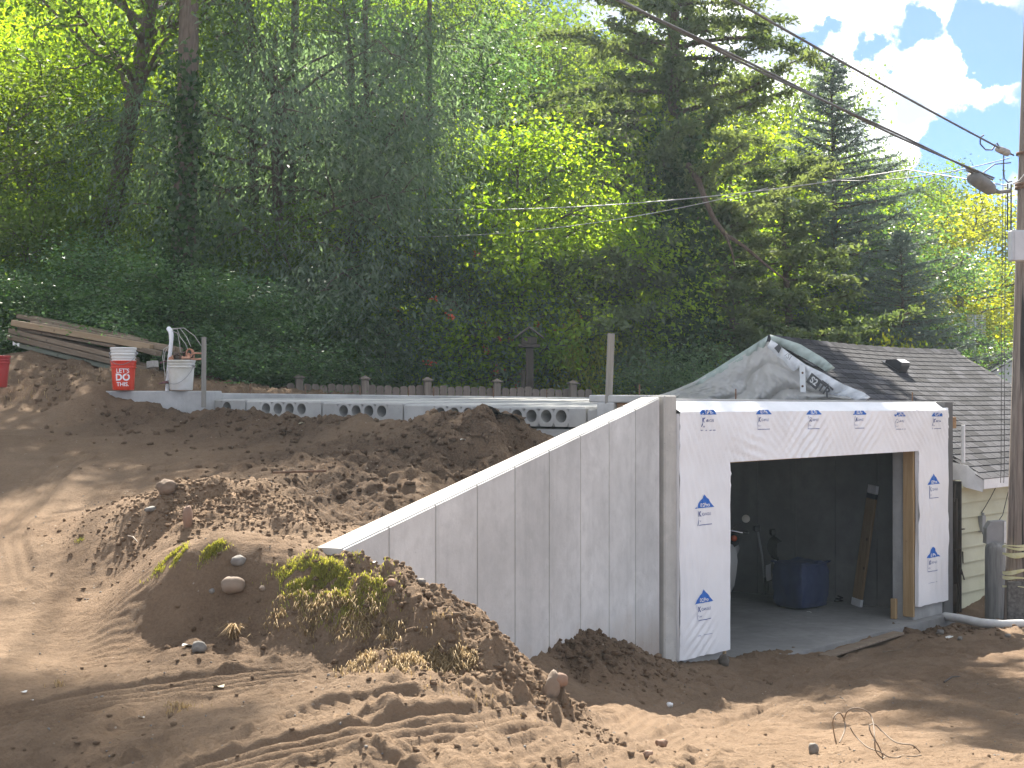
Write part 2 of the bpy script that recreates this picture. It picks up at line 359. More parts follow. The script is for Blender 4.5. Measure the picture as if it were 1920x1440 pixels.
class TPS:
    def __init__(s, p, lam=1e-3):
        n = len(p); s.c = p[:, :2]; K = s.k(s.c, s.c) + lam * np.eye(n)
        A = np.zeros((n + 3, n + 3)); A[:n, :n] = K; A[:n, n] = 1; A[:n, n + 1:] = s.c; A[n, :n] = 1; A[n + 1:, :n] = s.c.T
        s.w = np.linalg.solve(A, np.concatenate([p[:, 2], [0, 0, 0]]))
    @staticmethod
    def k(a, b):
        d2 = ((a[:, None, :] - b[None]) ** 2).sum(-1); return .5 * d2 * np.log(d2 + 1e-9)
    def __call__(s, x, y):
        sh = x.shape; q = np.stack([x.ravel(), y.ravel()], 1); o = np.empty(len(q)); n = len(s.c)
        for i in range(0, len(q), 40000):
            b = q[i:i + 40000]; o[i:i + 40000] = s.k(b, s.c) @ s.w[:n] + s.w[n] + b @ s.w[n + 1:]
        return o.reshape(sh)
_face = []
for _t, _y in ((.3,850),(.8,834),(1.3,822),(1.6,808),(2.0,797),(2.5,795),(3.0,795),(3.5,791),(4.0,788),(4.5,785),(5.0,780),(5.5,775),(6.0,772)):
    for _o in (-.15, .06, .3):
        _q = CORN + SD * _t - SN * _o; _face.append((_q.x, _q.y, (HY - _y - _o * 6) / F * _q.y))
TA = TPS(_pts(_both + _low + _right_back)); TB = TPS(np.concatenate([_pts(_both + _up), np.array(_face)]))
def inpoly(x, y, poly, d=0.0):
    r = np.full(x.shape, 1e9); n = len(poly); c = sum(poly, Vector((0, 0, 0))) / n
    for i in range(n):
        a, b = poly[i], poly[(i + 1) % n]; e = (b - a).normalized(); nn = Vector((-e.y, e.x, 0))
        if nn.dot(c - a) < 0: nn = -nn
        r = np.minimum(r, (x - a.x) * nn.x + (y - a.y) * nn.y)
    return r - d
def blob(x, y, px, py, Z, rx, ry=None):
    c = P(px, py, Z); ry = ry or rx
    return np.exp(-(((x - c.x) / rx) ** 2 + ((y - c.y) / ry) ** 2))
def regions(x, y):
    """roughness of the ground surface and darkness of the soil: moisture, with shade and sun painted in"""
    ro = np.full(x.shape, .26) - .10 * sstep(-.6, -1.8, x); da = np.full(x.shape, .10)
    mo = np.maximum.reduce([blob(x, y, 420, 950, 11.4, .75, .6), blob(x, y, 330, 930, 11.5, .5, .45), blob(x, y, 540, 970, 11.1, .55, .6)]); ro += .50 * mo; da -= .25 * mo  # mound soil lightened so its colour carries the sunlight
    dug = np.maximum.reduce([blob(x, y, q[0], q[1], q[2], 1.0, 1.0) for q in ((600,860,14.8),(700,880,13.8),(850,800,14.9),(930,790,14.9),(640,930,12.8),(760,860,14.2),(450,790,17.3),(560,800,16.6),(960,830,14.9),(690,960,12.2),(300,775,18),(850,850,14))])
    ro += .75 * dug; da += .95 * dug  # moist dug soil, deepened to paint tree shade into it
    bk = np.maximum.reduce([blob(x, y, q[0], q[1], q[2], .35, .4) for q in ((720,1060,9.8),(800,1110,9.6),(860,1150,9.5),(930,1210,9.3),(1000,1270,9.2),(1050,1320,9.0),(760,1170,9.2),(830,1240,8.9),(900,1270,8.9),(640,1070,9.8))])
    ro += .95 * bk; da += .22 * bk
    fc = np.maximum.reduce([blob(x, y, q[0], q[1], q[2], .5, .45) for q in ((400,1110,9.6),(330,1150,9.5),(480,1170,9.2),(560,1180,9.1))]); ro += .25 * fc; da += .55 * fc
    fg = np.maximum.reduce([blob(x, y, q[0], q[1], q[2], .8, .6) for q in ((800,1400,7.7),(1000,1420,7.7),(1200,1410,8.6),(50,1400,8.1),(250,1430,7.7))]); ro += .45 * fg
    pl = np.maximum.reduce([blob(x, y, q[0], q[1], q[2], .55, .4) for q in ((1110,1215,13.5),(1160,1220,13.8),(1060,1235,13.1),(1720,1180,19),(1850,1178,19))]); ro += .7 * pl; da += .55 * pl
    dr = sstep(1.0, 2.2, x) * sstep(11.2, 12.6, y); da += .30 * dr; ro += .1 * dr
    pa = np.maximum.reduce([blob(x, y, q[0], q[1], q[2], .9, 1.3) for q in ((0,830,16.4),(150,830,16.2),(100,900,14.2),(300,840,15.6),(50,980,12.8))]); ro *= 1 - .75 * pa; da += .2 * blob(x, y, 150, 820, 16.6, 1.7, 1.5)
    hl = sstep(18.6, 20, y) * sstep(-1.5, -2.5, x); ro += .7 * hl; da += .55 * hl
    return np.clip(ro, .05, 2), np.clip(da, 0, 1)
_tracks = []     # filled below: (polyline in plan, half width, ribs)
def base_z(x, y):
    xc = np.clip(x, -6.6, 7.2); yc = np.clip(y, 7.0, 25.5)
    a = TA(xc, yc); b = TB(xc, yc)
    rel = ((x - W0.x) * WD.x + (y - W0.y) * WD.y) / WP; sd = (x - W0.x) * WN.x + (y - W0.y) * WN.y
    hw = .05 + np.maximum(0, (-.9 - rel)) * .45
    w = sstep(-.10 - hw, -.10 + hw, sd)                     # 1 = driveway side
    ds = (x - CORN.x) * SN.x + (y - CORN.y) * SN.y            # beyond the garage front everything right of the corner is driveway
    ss = (x - J.x) * GD.x + (y - J.y) * GD.y; tt = (x - J.x) * GI.x + (y - J.y) * GI.y; hb = .05 + np.maximum(0, tt - 5.5)
    w = np.where((rel > 8.0), np.where((x - CORN.x) * GD.y - (y - CORN.y) * GD.x > -.12, 1.0, sstep(5.12 - hb, 5.12 + hb, ss)), w)
    z = a * w + b * (1 - w)
    hh = np.maximum(0, (y - 26)) * (.02 + .34 / (1 + np.exp((x / np.maximum(y, 1) * 28 - 1.5) / 3.0)))
    z = z + np.minimum(hh, 26) - .25 * sstep(27, 31, y) * sstep(-4, 0, x)
    g = inpoly(x, y, _GAR, .08)
    z = np.where(g > 0, -3.12, z)
    return z
def lumps(x, y, f, r0, r1, prob, seed):
    """separate clods: rounded lumps of random size lying on the surface"""
    X, Y = x * f, y * f; wx = X + .5 * pn(X * 1.7, Y * 1.7, seed + 5); wy = Y + .5 * pn(X * 1.7 + 9, Y * 1.7, seed + 6); ix, iy = np.floor(wx), np.floor(wy); o = np.zeros(x.shape)
    for a in (-1, 0, 1):
        for b in (-1, 0, 1):
            jx, jy = ix + a, iy + b; on = _h(jx, jy, seed) < prob; cx_ = jx + _h(jx, jy, seed + 1); cy_ = jy + _h(jx, jy, seed + 2); r = (r0 + (r1 - r0) * _h(jx, jy, seed + 3) ** 2.5) * f
            d = np.hypot(wx - cx_, wy - cy_); o = np.maximum(o, np.where(on, np.sqrt(np.maximum(0, r * r - d * d)), 0) / f)
    return o
def ground_z(x, y, detail=True):
    x = np.asarray(x, float); y = np.asarray(y, float)
    z = base_z(x, y); ro, da = regions(x, y)
    n = .055 * fbm(x * 1.7, y * 1.7, 3, 3) + .030 * fbm(x * 5.5, y * 5.5, 3, 11)
    n2 = .078 * fbm(x * 3.3, y * 3.0, 6, 21, .58) + .030 + lumps(x, y, 3.2, .03, .10, .30, 31) * .8 + lumps(x + .3, y, 7.5, .014, .050, .45, 37) + lumps(x, y + .7, 15, .008, .026, .6, 43)
    tk = np.zeros(x.shape); tz = np.zeros(x.shape)
    zn = (.035 * fbm(x * .9, y * .9, 2, 5) + ro * (n + n2 - .045)) * sstep(6.0, 7.2, y) * sstep(27, 24, y) + .006 * fbm(x * 30, y * 30, 2, 55)
    for (pl, hw, amp, ribs, mode) in _tracks:
        d = np.full(x.shape, 9.0); sg = np.zeros(x.shape); al = np.zeros(x.shape); acc = 0.0
        bx = (x > pl[:, 0].min() - .4) & (x < pl[:, 0].max() + .4) & (y > pl[:, 1].min() - .4) & (y < pl[:, 1].max() + .4)
        for i in range(len(pl) - 1):
            a, b = pl[i], pl[i + 1]; e = b - a; l = np.hypot(*e); e = e / l
            t = np.clip((x - a[0]) * e[0] + (y - a[1]) * e[1], 0, l)
            dx = x - a[0] - t * e[0]; dy = y - a[1] - t * e[1]; dd = np.hypot(dx, dy); m = dd < d
            d = np.where(m, dd, d); sg = np.where(m, dx * e[1] - dy * e[0], sg); al = np.where(m, acc + t, al); acc += l
        k = sstep(hw, hw * .82, d) * bx * (.65 + .35 * np.clip(fbm(al * 1.5, sg * 0 + 3, 2, 77) + .5, 0, 1)); u = sg / hw
        if mode == 'ribs': r = np.cos(u * ribs * np.pi) * .5
        else: r = np.cos(al * 2 * np.pi / .075 + np.abs(u) * 4) * .5
        tz = tz + k * (amp * r - amp * .6) + sstep(.05, 0, np.abs(d - hw * 1.1)) * amp * .7 * bx * (fbm(al * 3, u, 2, 9) + .6); tk = np.maximum(tk, k)
    return z + zn * (1 - .88 * tk) + tz
def _axis(lo, hi, segs, far_lo, far_hi):
    a = []
    for (s0, s1, st) in segs: a += list(np.arange(s0, s1, st))
    a.append(segs[-1][1]); st = segs[-1][2]; v = a[-1]
    while v < far_hi: st *= 1.16; v += st; a.append(v)
    st = segs[0][2]; v = a[0]; b = []
    while v > far_lo: st *= 1.22; v -= st; b.append(v)
    return np.array(b[::-1] + a)
gx = _axis(0, 0, [(-6.0, -4.2, .035), (-4.2, 3.6, .0225), (3.6, 7.2, .035)], -115, 115)
gy = _axis(0, 0, [(7.0, 10.6, .0165), (10.6, 15.8, .026), (15.8, 24, .06)], -40, 125)
GX, GY = np.meshgrid(gx, gy)
def unproj(px, py, zf=base_z, z0=6.5, z1=45):
    Z = np.arange(z0, z1, .01); x = (px - CX) / F * Z; zr = (HY - py) / F * Z
    h = zf(x, Z); k = np.argmax(zr < h)
    return Vector((x[k], Z[k], h[k]))
def _tr(pts, hw, amp, ribs, mode='ribs'):
    q = [unproj(*p) for p in pts]; q = np.array([(v.x, v.y) for v in q]); out = []
    for i in range(len(q) - 1):
        for t in np.linspace(0, 1, 6)[:-1]:
            p0, p1, p2, p3 = q[max(i - 1, 0)], q[i], q[i + 1], q[min(i + 2, len(q) - 1)]
            out.append(.5 * (2 * p1 + (p2 - p0) * t + (2 * p0 - 5 * p1 + 4 * p2 - p3) * t * t + (3 * p1 - p0 - 3 * p2 + p3) * t ** 3))
    out.append(q[-1]); return (np.array(out), hw, amp, ribs, mode)
_tracks = [_tr([(-60,1350),(130,1318),(300,1292),(430,1272),(540,1262)], .15, .030, 4), _tr([(360,1450),(480,1415),(620,1388),(760,1366),(900,1352),(1010,1342)], .17, .036, 4),
           _tr([(980,1398),(1120,1372),(1270,1335),(1400,1300),(1540,1265),(1640,1235)], .17, .03, 4), _tr([(1160,1402),(1300,1372),(1460,1330),(1600,1290)], .15, .026, 4),
           _tr([(560,1345),(660,1320),(760,1312)], .13, .03, 0, 'lug'), _tr([(20,1075),(10,1000),(60,930),(110,880),(160,840)], .17, .02, 4), _tr([(190,1250),(215,1180),(240,1120),(235,1050)], .15, .012, 3, 'lug'),
           _tr([(1120,1425),(1300,1415),(1480,1408)], .14, .022, 4), _tr([(260,1432),(350,1405),(420,1385)], .14, .03, 0, 'lug')]
GZ = ground_z(GX, GY)
def gz(x, y):
    i = int(np.clip(np.searchsorted(gx, x) - 1, 0, len(gx) - 2)); j = int(np.clip(np.searchsorted(gy, y) - 1, 0, len(gy) - 2))
    u = (x - gx[i]) / (gx[i + 1] - gx[i]); v = (y - gy[j]) / (gy[j + 1] - gy[j])
    return float((GZ[j, i] * (1 - u) + GZ[j, i + 1] * u) * (1 - v) + (GZ[j + 1, i] * (1 - u) + GZ[j + 1, i + 1] * u) * v)
def gza(x, y):
    i = np.clip(np.searchsorted(gx, x) - 1, 0, len(gx) - 2); j = np.clip(np.searchsorted(gy, y) - 1, 0, len(gy) - 2)
    u = (x - gx[i]) / (gx[i + 1] - gx[i]); v = (y - gy[j]) / (gy[j + 1] - gy[j])
    return (GZ[j, i] * (1 - u) + GZ[j, i + 1] * u) * (1 - v) + (GZ[j + 1, i] * (1 - u) + GZ[j + 1, i + 1] * u) * v
def onground(px, py): return unproj(px, py, lambda x, y: gza(x, y))
def mat_soil():
    m, nt, b, out = mat_base('soil')
    at = N(nt, 'ShaderNodeAttribute', attribute_name='damp_shade'); tc = N(nt, 'ShaderNodeTexCoord').outputs['Object']
    dry = mixc(nt, rng_(nt, noise(nt, 1.3, 7, .6, tc), .3, .7), (.200, .136, .087), (.280, .198, .131))
    wet_shade = mixc(nt, rng_(nt, noise(nt, 2.1, 7, .65, tc), .3, .7), (.054, .035, .024), (.102, .067, .045))
    dry = mixc(nt, rng_(nt, noise(nt, .55, 6, .6, tc), .48, .70, 0, .55), dry, (.165, .100, .058))
    nz = N(nt, 'ShaderNodeMath', operation='MULTIPLY_ADD', i_1=.7, i_2=-.35); L(nt, noise(nt, 3.2, 7, .65, tc), nz.inputs[0])
    ad = N(nt, 'ShaderNodeMath', operation='ADD', use_clamp=True); L(nt, at.outputs['Fac'], ad.inputs[0]); L(nt, nz.outputs[0], ad.inputs[1])
    col = mixc(nt, ad.outputs[0], dry, wet_shade)
    col = mixc(nt, rng_(nt, noise(nt, 55, 4, .7, tc), .35, .75, 0, .42), col, (.34, .235, .148), 'MIX')
    col = mixc(nt, rng_(nt, noise(nt, 26, 5, .7, tc), .54, .74, 0, .42), col, (.085, .056, .038), 'MIX')
    vo = N(nt, 'ShaderNodeTexVoronoi', i_Scale=16.0); L(nt, tc, vo.inputs['Vector'])
    ms = N(nt, 'ShaderNodeMath', operation='MULTIPLY'); L(nt, rng_(nt, vo.outputs['Distance'], .16, .10), ms.inputs[0]); L(nt, rng_(nt, noise(nt, 5, 3, .5, tc), .58, .66), ms.inputs[1])
    col = mixc(nt, ms.outputs[0], col, (.34, .29, .23))
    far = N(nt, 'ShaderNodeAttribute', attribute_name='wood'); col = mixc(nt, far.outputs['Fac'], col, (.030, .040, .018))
    L(nt, col, b.inputs['Base Color']); b.inputs['Roughness'].default_value = .95; b.inputs['Specular IOR Level'].default_value = .12
    bump(nt, b, noise(nt, 36, 8, .75, tc), 1.0, .030)
    return m
M_soil = mat_soil()
def build_ground():
    ny, nx = GX.shape
    me = bpy.data.meshes.new('ground'); nv = nx * ny
    me.vertices.add(nv)
    jx = GX + .2 * .02 * fbm(GX * 20, GY * 20, 1, 61)
    me.vertices.foreach_set('co', np.stack([jx, GY, GZ], -1).astype(np.float32).ravel())
    a = (np.arange(ny - 1)[:, None] * nx + np.arange(nx - 1)[None]).ravel()
    q = np.stack([a, a + 1, a + nx + 1, a + nx], 1).astype(np.int32)
    me.loops.add(q.size); me.loops.foreach_set('vertex_index', q.ravel()); me.polygons.add(len(q))
    me.polygons.foreach_set('loop_start', np.arange(0, q.size, 4, dtype=np.int32))
    me.polygons.foreach_set('use_smooth', np.ones(len(q), bool)); me.update(calc_edges=True)
    ro, da = regions(GX, GY)
    A = me.attributes.new('damp_shade', 'FLOAT', 'POINT'); A.data.foreach_set('value', da.astype(np.float32).ravel())
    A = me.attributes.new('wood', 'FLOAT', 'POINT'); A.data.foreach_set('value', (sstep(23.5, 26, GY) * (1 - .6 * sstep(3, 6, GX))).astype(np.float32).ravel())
    me.materials.append(M_soil)
    o = place('ground', me); o['kind'] = 'structure'; o['label'] = 'bare sandy construction ground with tyre tracks and dirt banks'
build_ground()
# ------------------------------------------------------------------ garage shell
M_conc = concrete('cast_concrete', (.42, .42, .41)); M_conc_shade = concrete('inner_concrete_shaded', (.15, .15, .148), .3)  # inner walls and ceiling darkened: the interior's shade is in the colour
M_panel = concrete('formed_concrete', (.57, .567, .555), .22, orand=.06, splash=.02); M_plank = concrete('plank_concrete', (.40, .395, .375), .22, streak=False, orand=.07)
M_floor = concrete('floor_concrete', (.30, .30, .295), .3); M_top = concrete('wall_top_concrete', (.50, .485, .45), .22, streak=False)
M_screed = concrete('slab_concrete', (.52, .515, .49), .18, streak=False)
M_dark = simple('dark_void', (.012, .012, .012), rough=.9)
M_pine = wood('fresh_pine', (.36, .235, .115), (.47, .33, .175), 'Z'); M_greyboard = wood('grey_form_board', (.20, .19, .165), (.29, .275, .245), 'Z', knots=False)
M_brownw = wood('brown_wood', (.16, .09, .045), (.26, .15, .075), 'X', knots=False)
M_rust = simple('rusty_steel', (.10, .052, .03), (.20, .11, .06), 30, .8, 60, .4)

gar = empty('concrete_garage', G(0, 0, -2.92), 'new bare concrete garage with white wrapped front and an open doorway', 'garage')
def ztop(s): return -.128 - .012 * s
fb = MB()
fb.fbox(G(0, 0, 0), GD, GI, UZ, (-.9, -.02), (0, .3), (-3.25, -.30), .012)                 # left cheek
fb.fbox(G(0, 0, 0), GD, GI, UZ, (4.21, 5.0), (0, .3), (-3.25, -.30), .012)                 # right cheek
fb.fbox(G(0, 0, 0), GD, GI, UZ, (-.018, 4.208), (0, .3), (-.765, -.302), .0)               # lintel
o = Vector(G(0, 0, 0)); ang = Vector((GD.x, GD.y, -.012)).normalized()
fb.fbox(o + UZ * -.128, ang, GI, UZ, (-.9, 5.232), (.105, .30), (-.19, 0), .012)            # kerb along the top
fb.build('front_wall', M_conc, gar)
pb = MB(); pb.fbox(o, GD, GI, UZ, (-1.112, -.905), (-.045, .31), (-3.25, -.085), .015); pb.build('corner_pier', concrete('pier_concrete', (.50, .485, .45), .28), gar)
pb = MB(); pb.fbox(o, GD, GI, UZ, (5.003, 5.235), (-.03, .1), (-3.25, -.19), .012); pb.fbox(o, GD, GI, UZ, (5.03, 5.235), (.1, 6.0), (-3.25, -.32)); pb.build('right_wall', M_conc_shade, gar)
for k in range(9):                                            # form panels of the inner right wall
    p_ = MB(); a = .32 + k * .62; p_.fbox(o, GD, GI, UZ, (5.005, 5.032), (a + .004, a + .616), (-2.92, -.40), .004); p_.build('form_panel', M_conc_shade, gar)
lw = MB(); lw.prism([CORN + SN * .0 + UZ * -3.25, CORN + SD * 6.14 + UZ * -3.25, CORN + SD * 6.14 + SN * .25 + UZ * -3.25, CORN + SN * .25 + UZ * -3.25], UZ * 2.81); lw.build('left_wall', M_conc, gar)
Bc, Cc, Dc = CORN + SD * 6.14, Vector((1.22, 24.07, 0)), Vector((5.70, 20.08, 0))
bw = MB(); e = (Cc - Bc).normalized(); nn = Vector((e.y, -e.x, 0))
bw.prism([Bc + UZ * -3.25, Cc + UZ * -3.25, Cc - nn * .25 + UZ * -3.25, Bc - nn * .25 + UZ * -3.25], UZ * 2.81); bw.build('back_wall', M_conc_shade, gar)
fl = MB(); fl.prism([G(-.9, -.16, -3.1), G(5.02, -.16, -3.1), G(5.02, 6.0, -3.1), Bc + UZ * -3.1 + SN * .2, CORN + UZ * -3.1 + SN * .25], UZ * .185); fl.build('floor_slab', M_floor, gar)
# hollow core roof planks: real bores in the visible ends
def plank(t0, t1, holes):
    b = MB(); z1 = -.228 + .0135 * (t0 + t1) / 2; z0 = z1 - .205; g = .012
    A = CORN + SN * -.02; ex, ey = SD, SN; Ln = 6.05
    def q(t, y, z): return A + ex * t + ey * y + UZ * z
    t0 += g; t1 -= g; hw = .088; n = 18; zc = (z0 + z1) / 2 + .005; rr = .066
    hs = sorted(h for h in holes if t0 + hw < h < t1 - hw); cur = t0; c = .02
    def quad(a, b_): b.add([q(a, 0, z0), q(b_, 0, z0), q(b_, 0, z1 - c), q(a, 0, z1 - c)], [(0, 1, 2, 3)])
    for h in hs:
        if h - hw - cur > 1e-4: quad(cur, h - hw)
        ring = []; sq = []
        for k in range(n):
            an = 2 * math.pi * (k + .5) / n; cx_, sx_ = math.cos(an), math.sin(an); ring.append((h + rr * cx_, zc + rr * sx_))
            m = 1 / max(abs(cx_), abs(sx_)); u = h + hw * cx_ * m; v_ = sx_ * m
            sq.append((u, (zc + v_ * (z1 - c - zc)) if v_ > 0 else (zc + v_ * (zc - z0))))
        vs = [q(a, 0, z) for a, z in sq] + [q(a, 0, z) for a, z in ring] + [q(a, .55, z) for a, z in ring]
        fs = [(k, (k + 1) % n, n + (k + 1) % n, n + k) for k in range(n)]; b.add(vs, fs)
        b.add(vs, [(n + k, n + (k + 1) % n, 2 * n + (k + 1) % n, 2 * n + k) for k in range(n)], 0, True); b.add(vs[2 * n:], [tuple(range(n))], 1)
        cur = h + hw
    if t1 - cur > 1e-4: quad(cur, t1)
    v = [q(t0, 0, z0), q(t1, 0, z0), q(t1, 0, z1 - c), q(t0, 0, z1 - c), q(t0 + c, c, z1), q(t1 - c, c, z1), q(t1 - c, Ln, z1), q(t0 + c, Ln, z1), q(t0, Ln, z0), q(t1, Ln, z0)]
    b.add(v, [(3, 2, 5, 4)]); b.add(v, [(4, 5, 6, 7)], 2); b.add(v, [(0, 3, 4, 7, 8), (1, 9, 6, 5, 2), (0, 8, 9, 1), (8, 7, 6, 9)])
    b.build('roof_plank', [M_plank, M_dark, M_screed], gar, recalc=False)
for k in range(-1, 5):
    a, b_ = .846 + 1.171 * k, .846 + 1.171 * (k + 1); a = max(a, .02); b_ = min(b_, 6.06)
    plank(a, b_, [(.846 + 1.171 * k) + f for f in ((.306, .488, .67, .852) if k != 1 else (.306, .488, .67))] if k >= 0 else [])
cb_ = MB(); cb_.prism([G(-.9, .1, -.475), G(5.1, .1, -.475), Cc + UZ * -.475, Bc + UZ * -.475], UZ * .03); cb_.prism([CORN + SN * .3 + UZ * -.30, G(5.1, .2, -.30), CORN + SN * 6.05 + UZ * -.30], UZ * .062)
cb_.build('ceiling_slab', M_conc_shade, gar)
def curb(A, B, za, zb, wd, side, depth=.26):
    m = MB(); A = Vector((A.x, A.y, za)); B = Vector((B.x, B.y, zb)); e = (B - A).normalized(); sd = Vector((-e.y, e.x, 0)).normalized() * side
    m.fbox(A, e, sd, UZ, (0, (B - A).length), (0, wd), (-depth, 0), .012); return m
kb = curb(Bc + SN * .02, Cc, -.075, -.165, .24, 1); kb.build('back_kerb', M_conc, gar)
kb = curb(Cc, Dc + GI * .32, -.165, -.20, .22, 1); kb.build('side_kerb', M_conc, gar)
kb = MB(); kb.fbox(CORN + UZ * -.085, SD, SN, UZ, (.12, .80), (-.06, .19), (-.075, 0), .01); kb.fbox(CORN + UZ * -.16, SD, SN, UZ, (.50, .70), (-.07, .12), (-.30, 0), .01); kb.build('front_kerb', M_conc, gar)
kb = MB(); kb.fbox(CORN + UZ * -.162, SD, SN, UZ, (.08, .49), (-.03, .1), (-.10, 0), .004); kb.build('form_board', M_brownw, gar)
rb = MB(); rb.tube([(0, 0, -.03), (0, 0, .11)], .008, 6); rbm = rb.mesh('rebar_stub', M_rust)
def curbpt(A, B, px):
    r = (px - CX) / F; e = B - A; t = (r * A.y - A.x) / (e.x - r * e.y); return A + e * t, t
for px in (469, 573, 675, 766, 813, 925, 1025):
    p_, t = curbpt(Bc + SN * .12, Cc, px); place('rebar_stub', rbm, gar, Matrix.Translation(Vector((p_.x, p_.y, -.075 - .09 * t)) - gar.location))
for q_ in (G(.55, .22, ztop(.55)), G(4.6, .22, ztop(4.6)), CORN + SD * .3 + SN * .1 + UZ * -.085, CORN + SD * .65 + SN * .1 + UZ * -.085):
    place('rebar_stub', rbm, gar, Matrix.Translation(q_ - gar.location))
# door frame timber
jb = MB(); jb.fbox(o, GD, GI, UZ, (4.17, 4.208), (-.015, .13), (-2.875, -.80), .004); jb.build('jamb_board', M_pine, gar)
jb = MB(); jb.fbox(o, GD, GI, UZ, (-.018, .020), (-.015, .235), (-2.875, -.80), .004); jb.build('jamb_board', M_pine, gar)
jb = MB(); jb.fbox(o, GD, GI, UZ, (-.018, 4.208), (-.015, .235), (-.80, -.767), .004); jb.build('header_board', wood('header_pine', (.36, .235, .115), (.47, .33, .175), 'X'), gar)
jb = MB(); jb.fbox(o, GD, GI, UZ, (4.11, 4.165), (.20, .27), (-2.912, -2.66), .004); jb.build('block', M_pine, gar)

# house wrap: one sheet folded over the front and back over the ledge, with an opening
def wr(u, z):
    """outward creases of the sheet in metres at front coordinates"""
    u = np.asarray(u, float); z = np.asarray(z, float)
    w = .006 * fbm(u * 2.2, z * 2.2, 3, 301) + .010 * sstep(-.75, -.3, z) * np.maximum(0, fbm(u * 7 + z * 5, z * 2.2 - u, 3, 311)) ** 1.2
    def cr(u0, z0, a, fr, amp, r):
        d = np.exp(-(((u - u0) / r) ** 2 + ((z - z0) / r) ** 2)); ca, sa = np.cos(a), np.sin(a)
        k = (u - u0) * ca + (z - z0) * sa; al = -(u - u0) * sa + (z - z0) * ca
        return 1.5 * amp * d * np.maximum(0, np.cos(k * fr + 1.6 * fbm(al * 2.5, k * 1.5, 2, int(abs(u0) * 10) + 7))) ** 2
    w = w + cr(-.5, -.45, .5, 75, .020, .35) + cr(.1, -.6, .55, 80, .020, .38) + cr(1.55, -.62, 2.25, 60, .020, .42) + cr(2.3, -.55, .7, 70, .014, .4) + cr(3.6, -.4, .75, 70, .018, .35)
    w = w + cr(4.2, -.5, .8, 75, .015, .35) + cr(4.75, -.42, .6, 70, .016, .3) + cr(-.62, -1.2, .25, 60, .010, .4) + cr(-.55, -2.55, 2.2, 70, .018, .25) + cr(.4, -.72, 1.3, 60, .012, .3)
    w = w + cr(1.0, -.42, .9, 75, .012, .4) + cr(2.9, -.5, 2.3, 60, .013, .35) + cr(-.8, -1.9, .1, 50, .010, .5) + cr(4.9, -2.2, .1, 45, .016, .5) + cr(4.3, -1.6, .15, 60, .012, .6)
    return w
def build_wrap():
    b = MB(); st = .03
    us = np.unique(np.round(np.concatenate([np.linspace(-.905, 0, 32), np.linspace(0, 4.19, 150), np.linspace(4.19, 5.0, 29)]), 5))
    zs = np.unique(np.round(np.concatenate([np.linspace(-2.74, -.785, 66), np.linspace(-.785, -.26, 20)]), 5))
    U, Zz = np.meshgrid(us, zs); D = wr(U, Zz); idx = {}; vs = []
    def vert(i, j):
        if (i, j) not in idx:
            idx[(i, j)] = len(vs); u, z = us[i], zs[j]
            zz = z - .0085 * u * sstep(-1.2, -.26, z)
            if j == 0: zz += .02 * float(fbm(u * 3, 1, 2, 8))
            vs.append(G(u, -.075 - D[j, i], zz))
        return idx[(i, j)]
    fs = []
    for j in range(len(zs) - 1):
        for i in range(len(us) - 1):
            uc, zc = (us[i] + us[i + 1]) / 2, (zs[j] + zs[j + 1]) / 2
            if 0 < uc < 4.19 and zc < -.785: continue
            fs.append((vert(i, j), vert(i + 1, j), vert(i + 1, j + 1), vert(i, j + 1)))
    b.add(vs, fs, 0, True)
    n = len(us)                                               # ledge on top
    rows = []
    for k, (t, z) in enumerate(((-.075, -.26), (-.062, -.247), (0, -.215), (.06, -.178), (.103, -.15))):
        rows += [G(u, t - (wr(u, -.26) if k == 0 else 0) + .006 * float(pn(u * 9, k * 2.0, 4)), z - (.0085 if k < 2 else .011) * u + (.012 * float(pn(u * 2.4, k * .9, 5)) if 0 < k < 4 else 0)) for u in us]
    b.grid(rows, n, 5)
    for (u0, s) in ((-.905, 1), (5.0, 1)):                    # side returns
        b.grid([G(u0 + .004 * math.sin(z * 9), t, z) for t in (-.075, -.04, -.002) for z in np.linspace(-2.74, -.27, 40)], 40, 3)
    zz = np.linspace(-2.74, -.79, 40); b.grid([G(4.19 + .018 * max(0, math.sin(z * 3)) * k, -.075 + .05 * k, z) for k in (0, .5, 1) for z in zz], 40, 3)
    uu = np.linspace(0, 4.19, 60); b.grid([G(u, -.075 + .06 * k, -.785 - .01 * k) for k in (0, 1) for u in uu], 60, 2)
    m, nt, bs, out = mat_base('house_wrap')
    bs.inputs['Base Color'].default_value = (.78, .78, .80, 1); bs.inputs['Roughness'].default_value = .42; bs.inputs['Specular IOR Level'].default_value = .35
    L(nt, mixc(nt, rng_(nt, noise(nt, 2.5, 5), .35, .75), (.84, .84, .85), (.76, .76, .77)), bs.inputs['Base Color'])
    bump(nt, bs, noise(nt, 30, 3), .12, .004)
    return b.build('house_wrap', m, gar, recalc=False)
wrap = build_wrap()
M_blue = simple('blue_print', (.012, .13, .50), rough=.5); M_navy = simple('navy_print', (.10, .13, .30), rough=.5); M_wprint = simple('white_print', (.85, .85, .87), rough=.5)
txt_a, txt_k, txt_b = text2d('02 Pro', .055, .001), text2d('K', .070, .003), text2d('GANGLE', .042), 
txt_c = text2d('02 pr', .026)
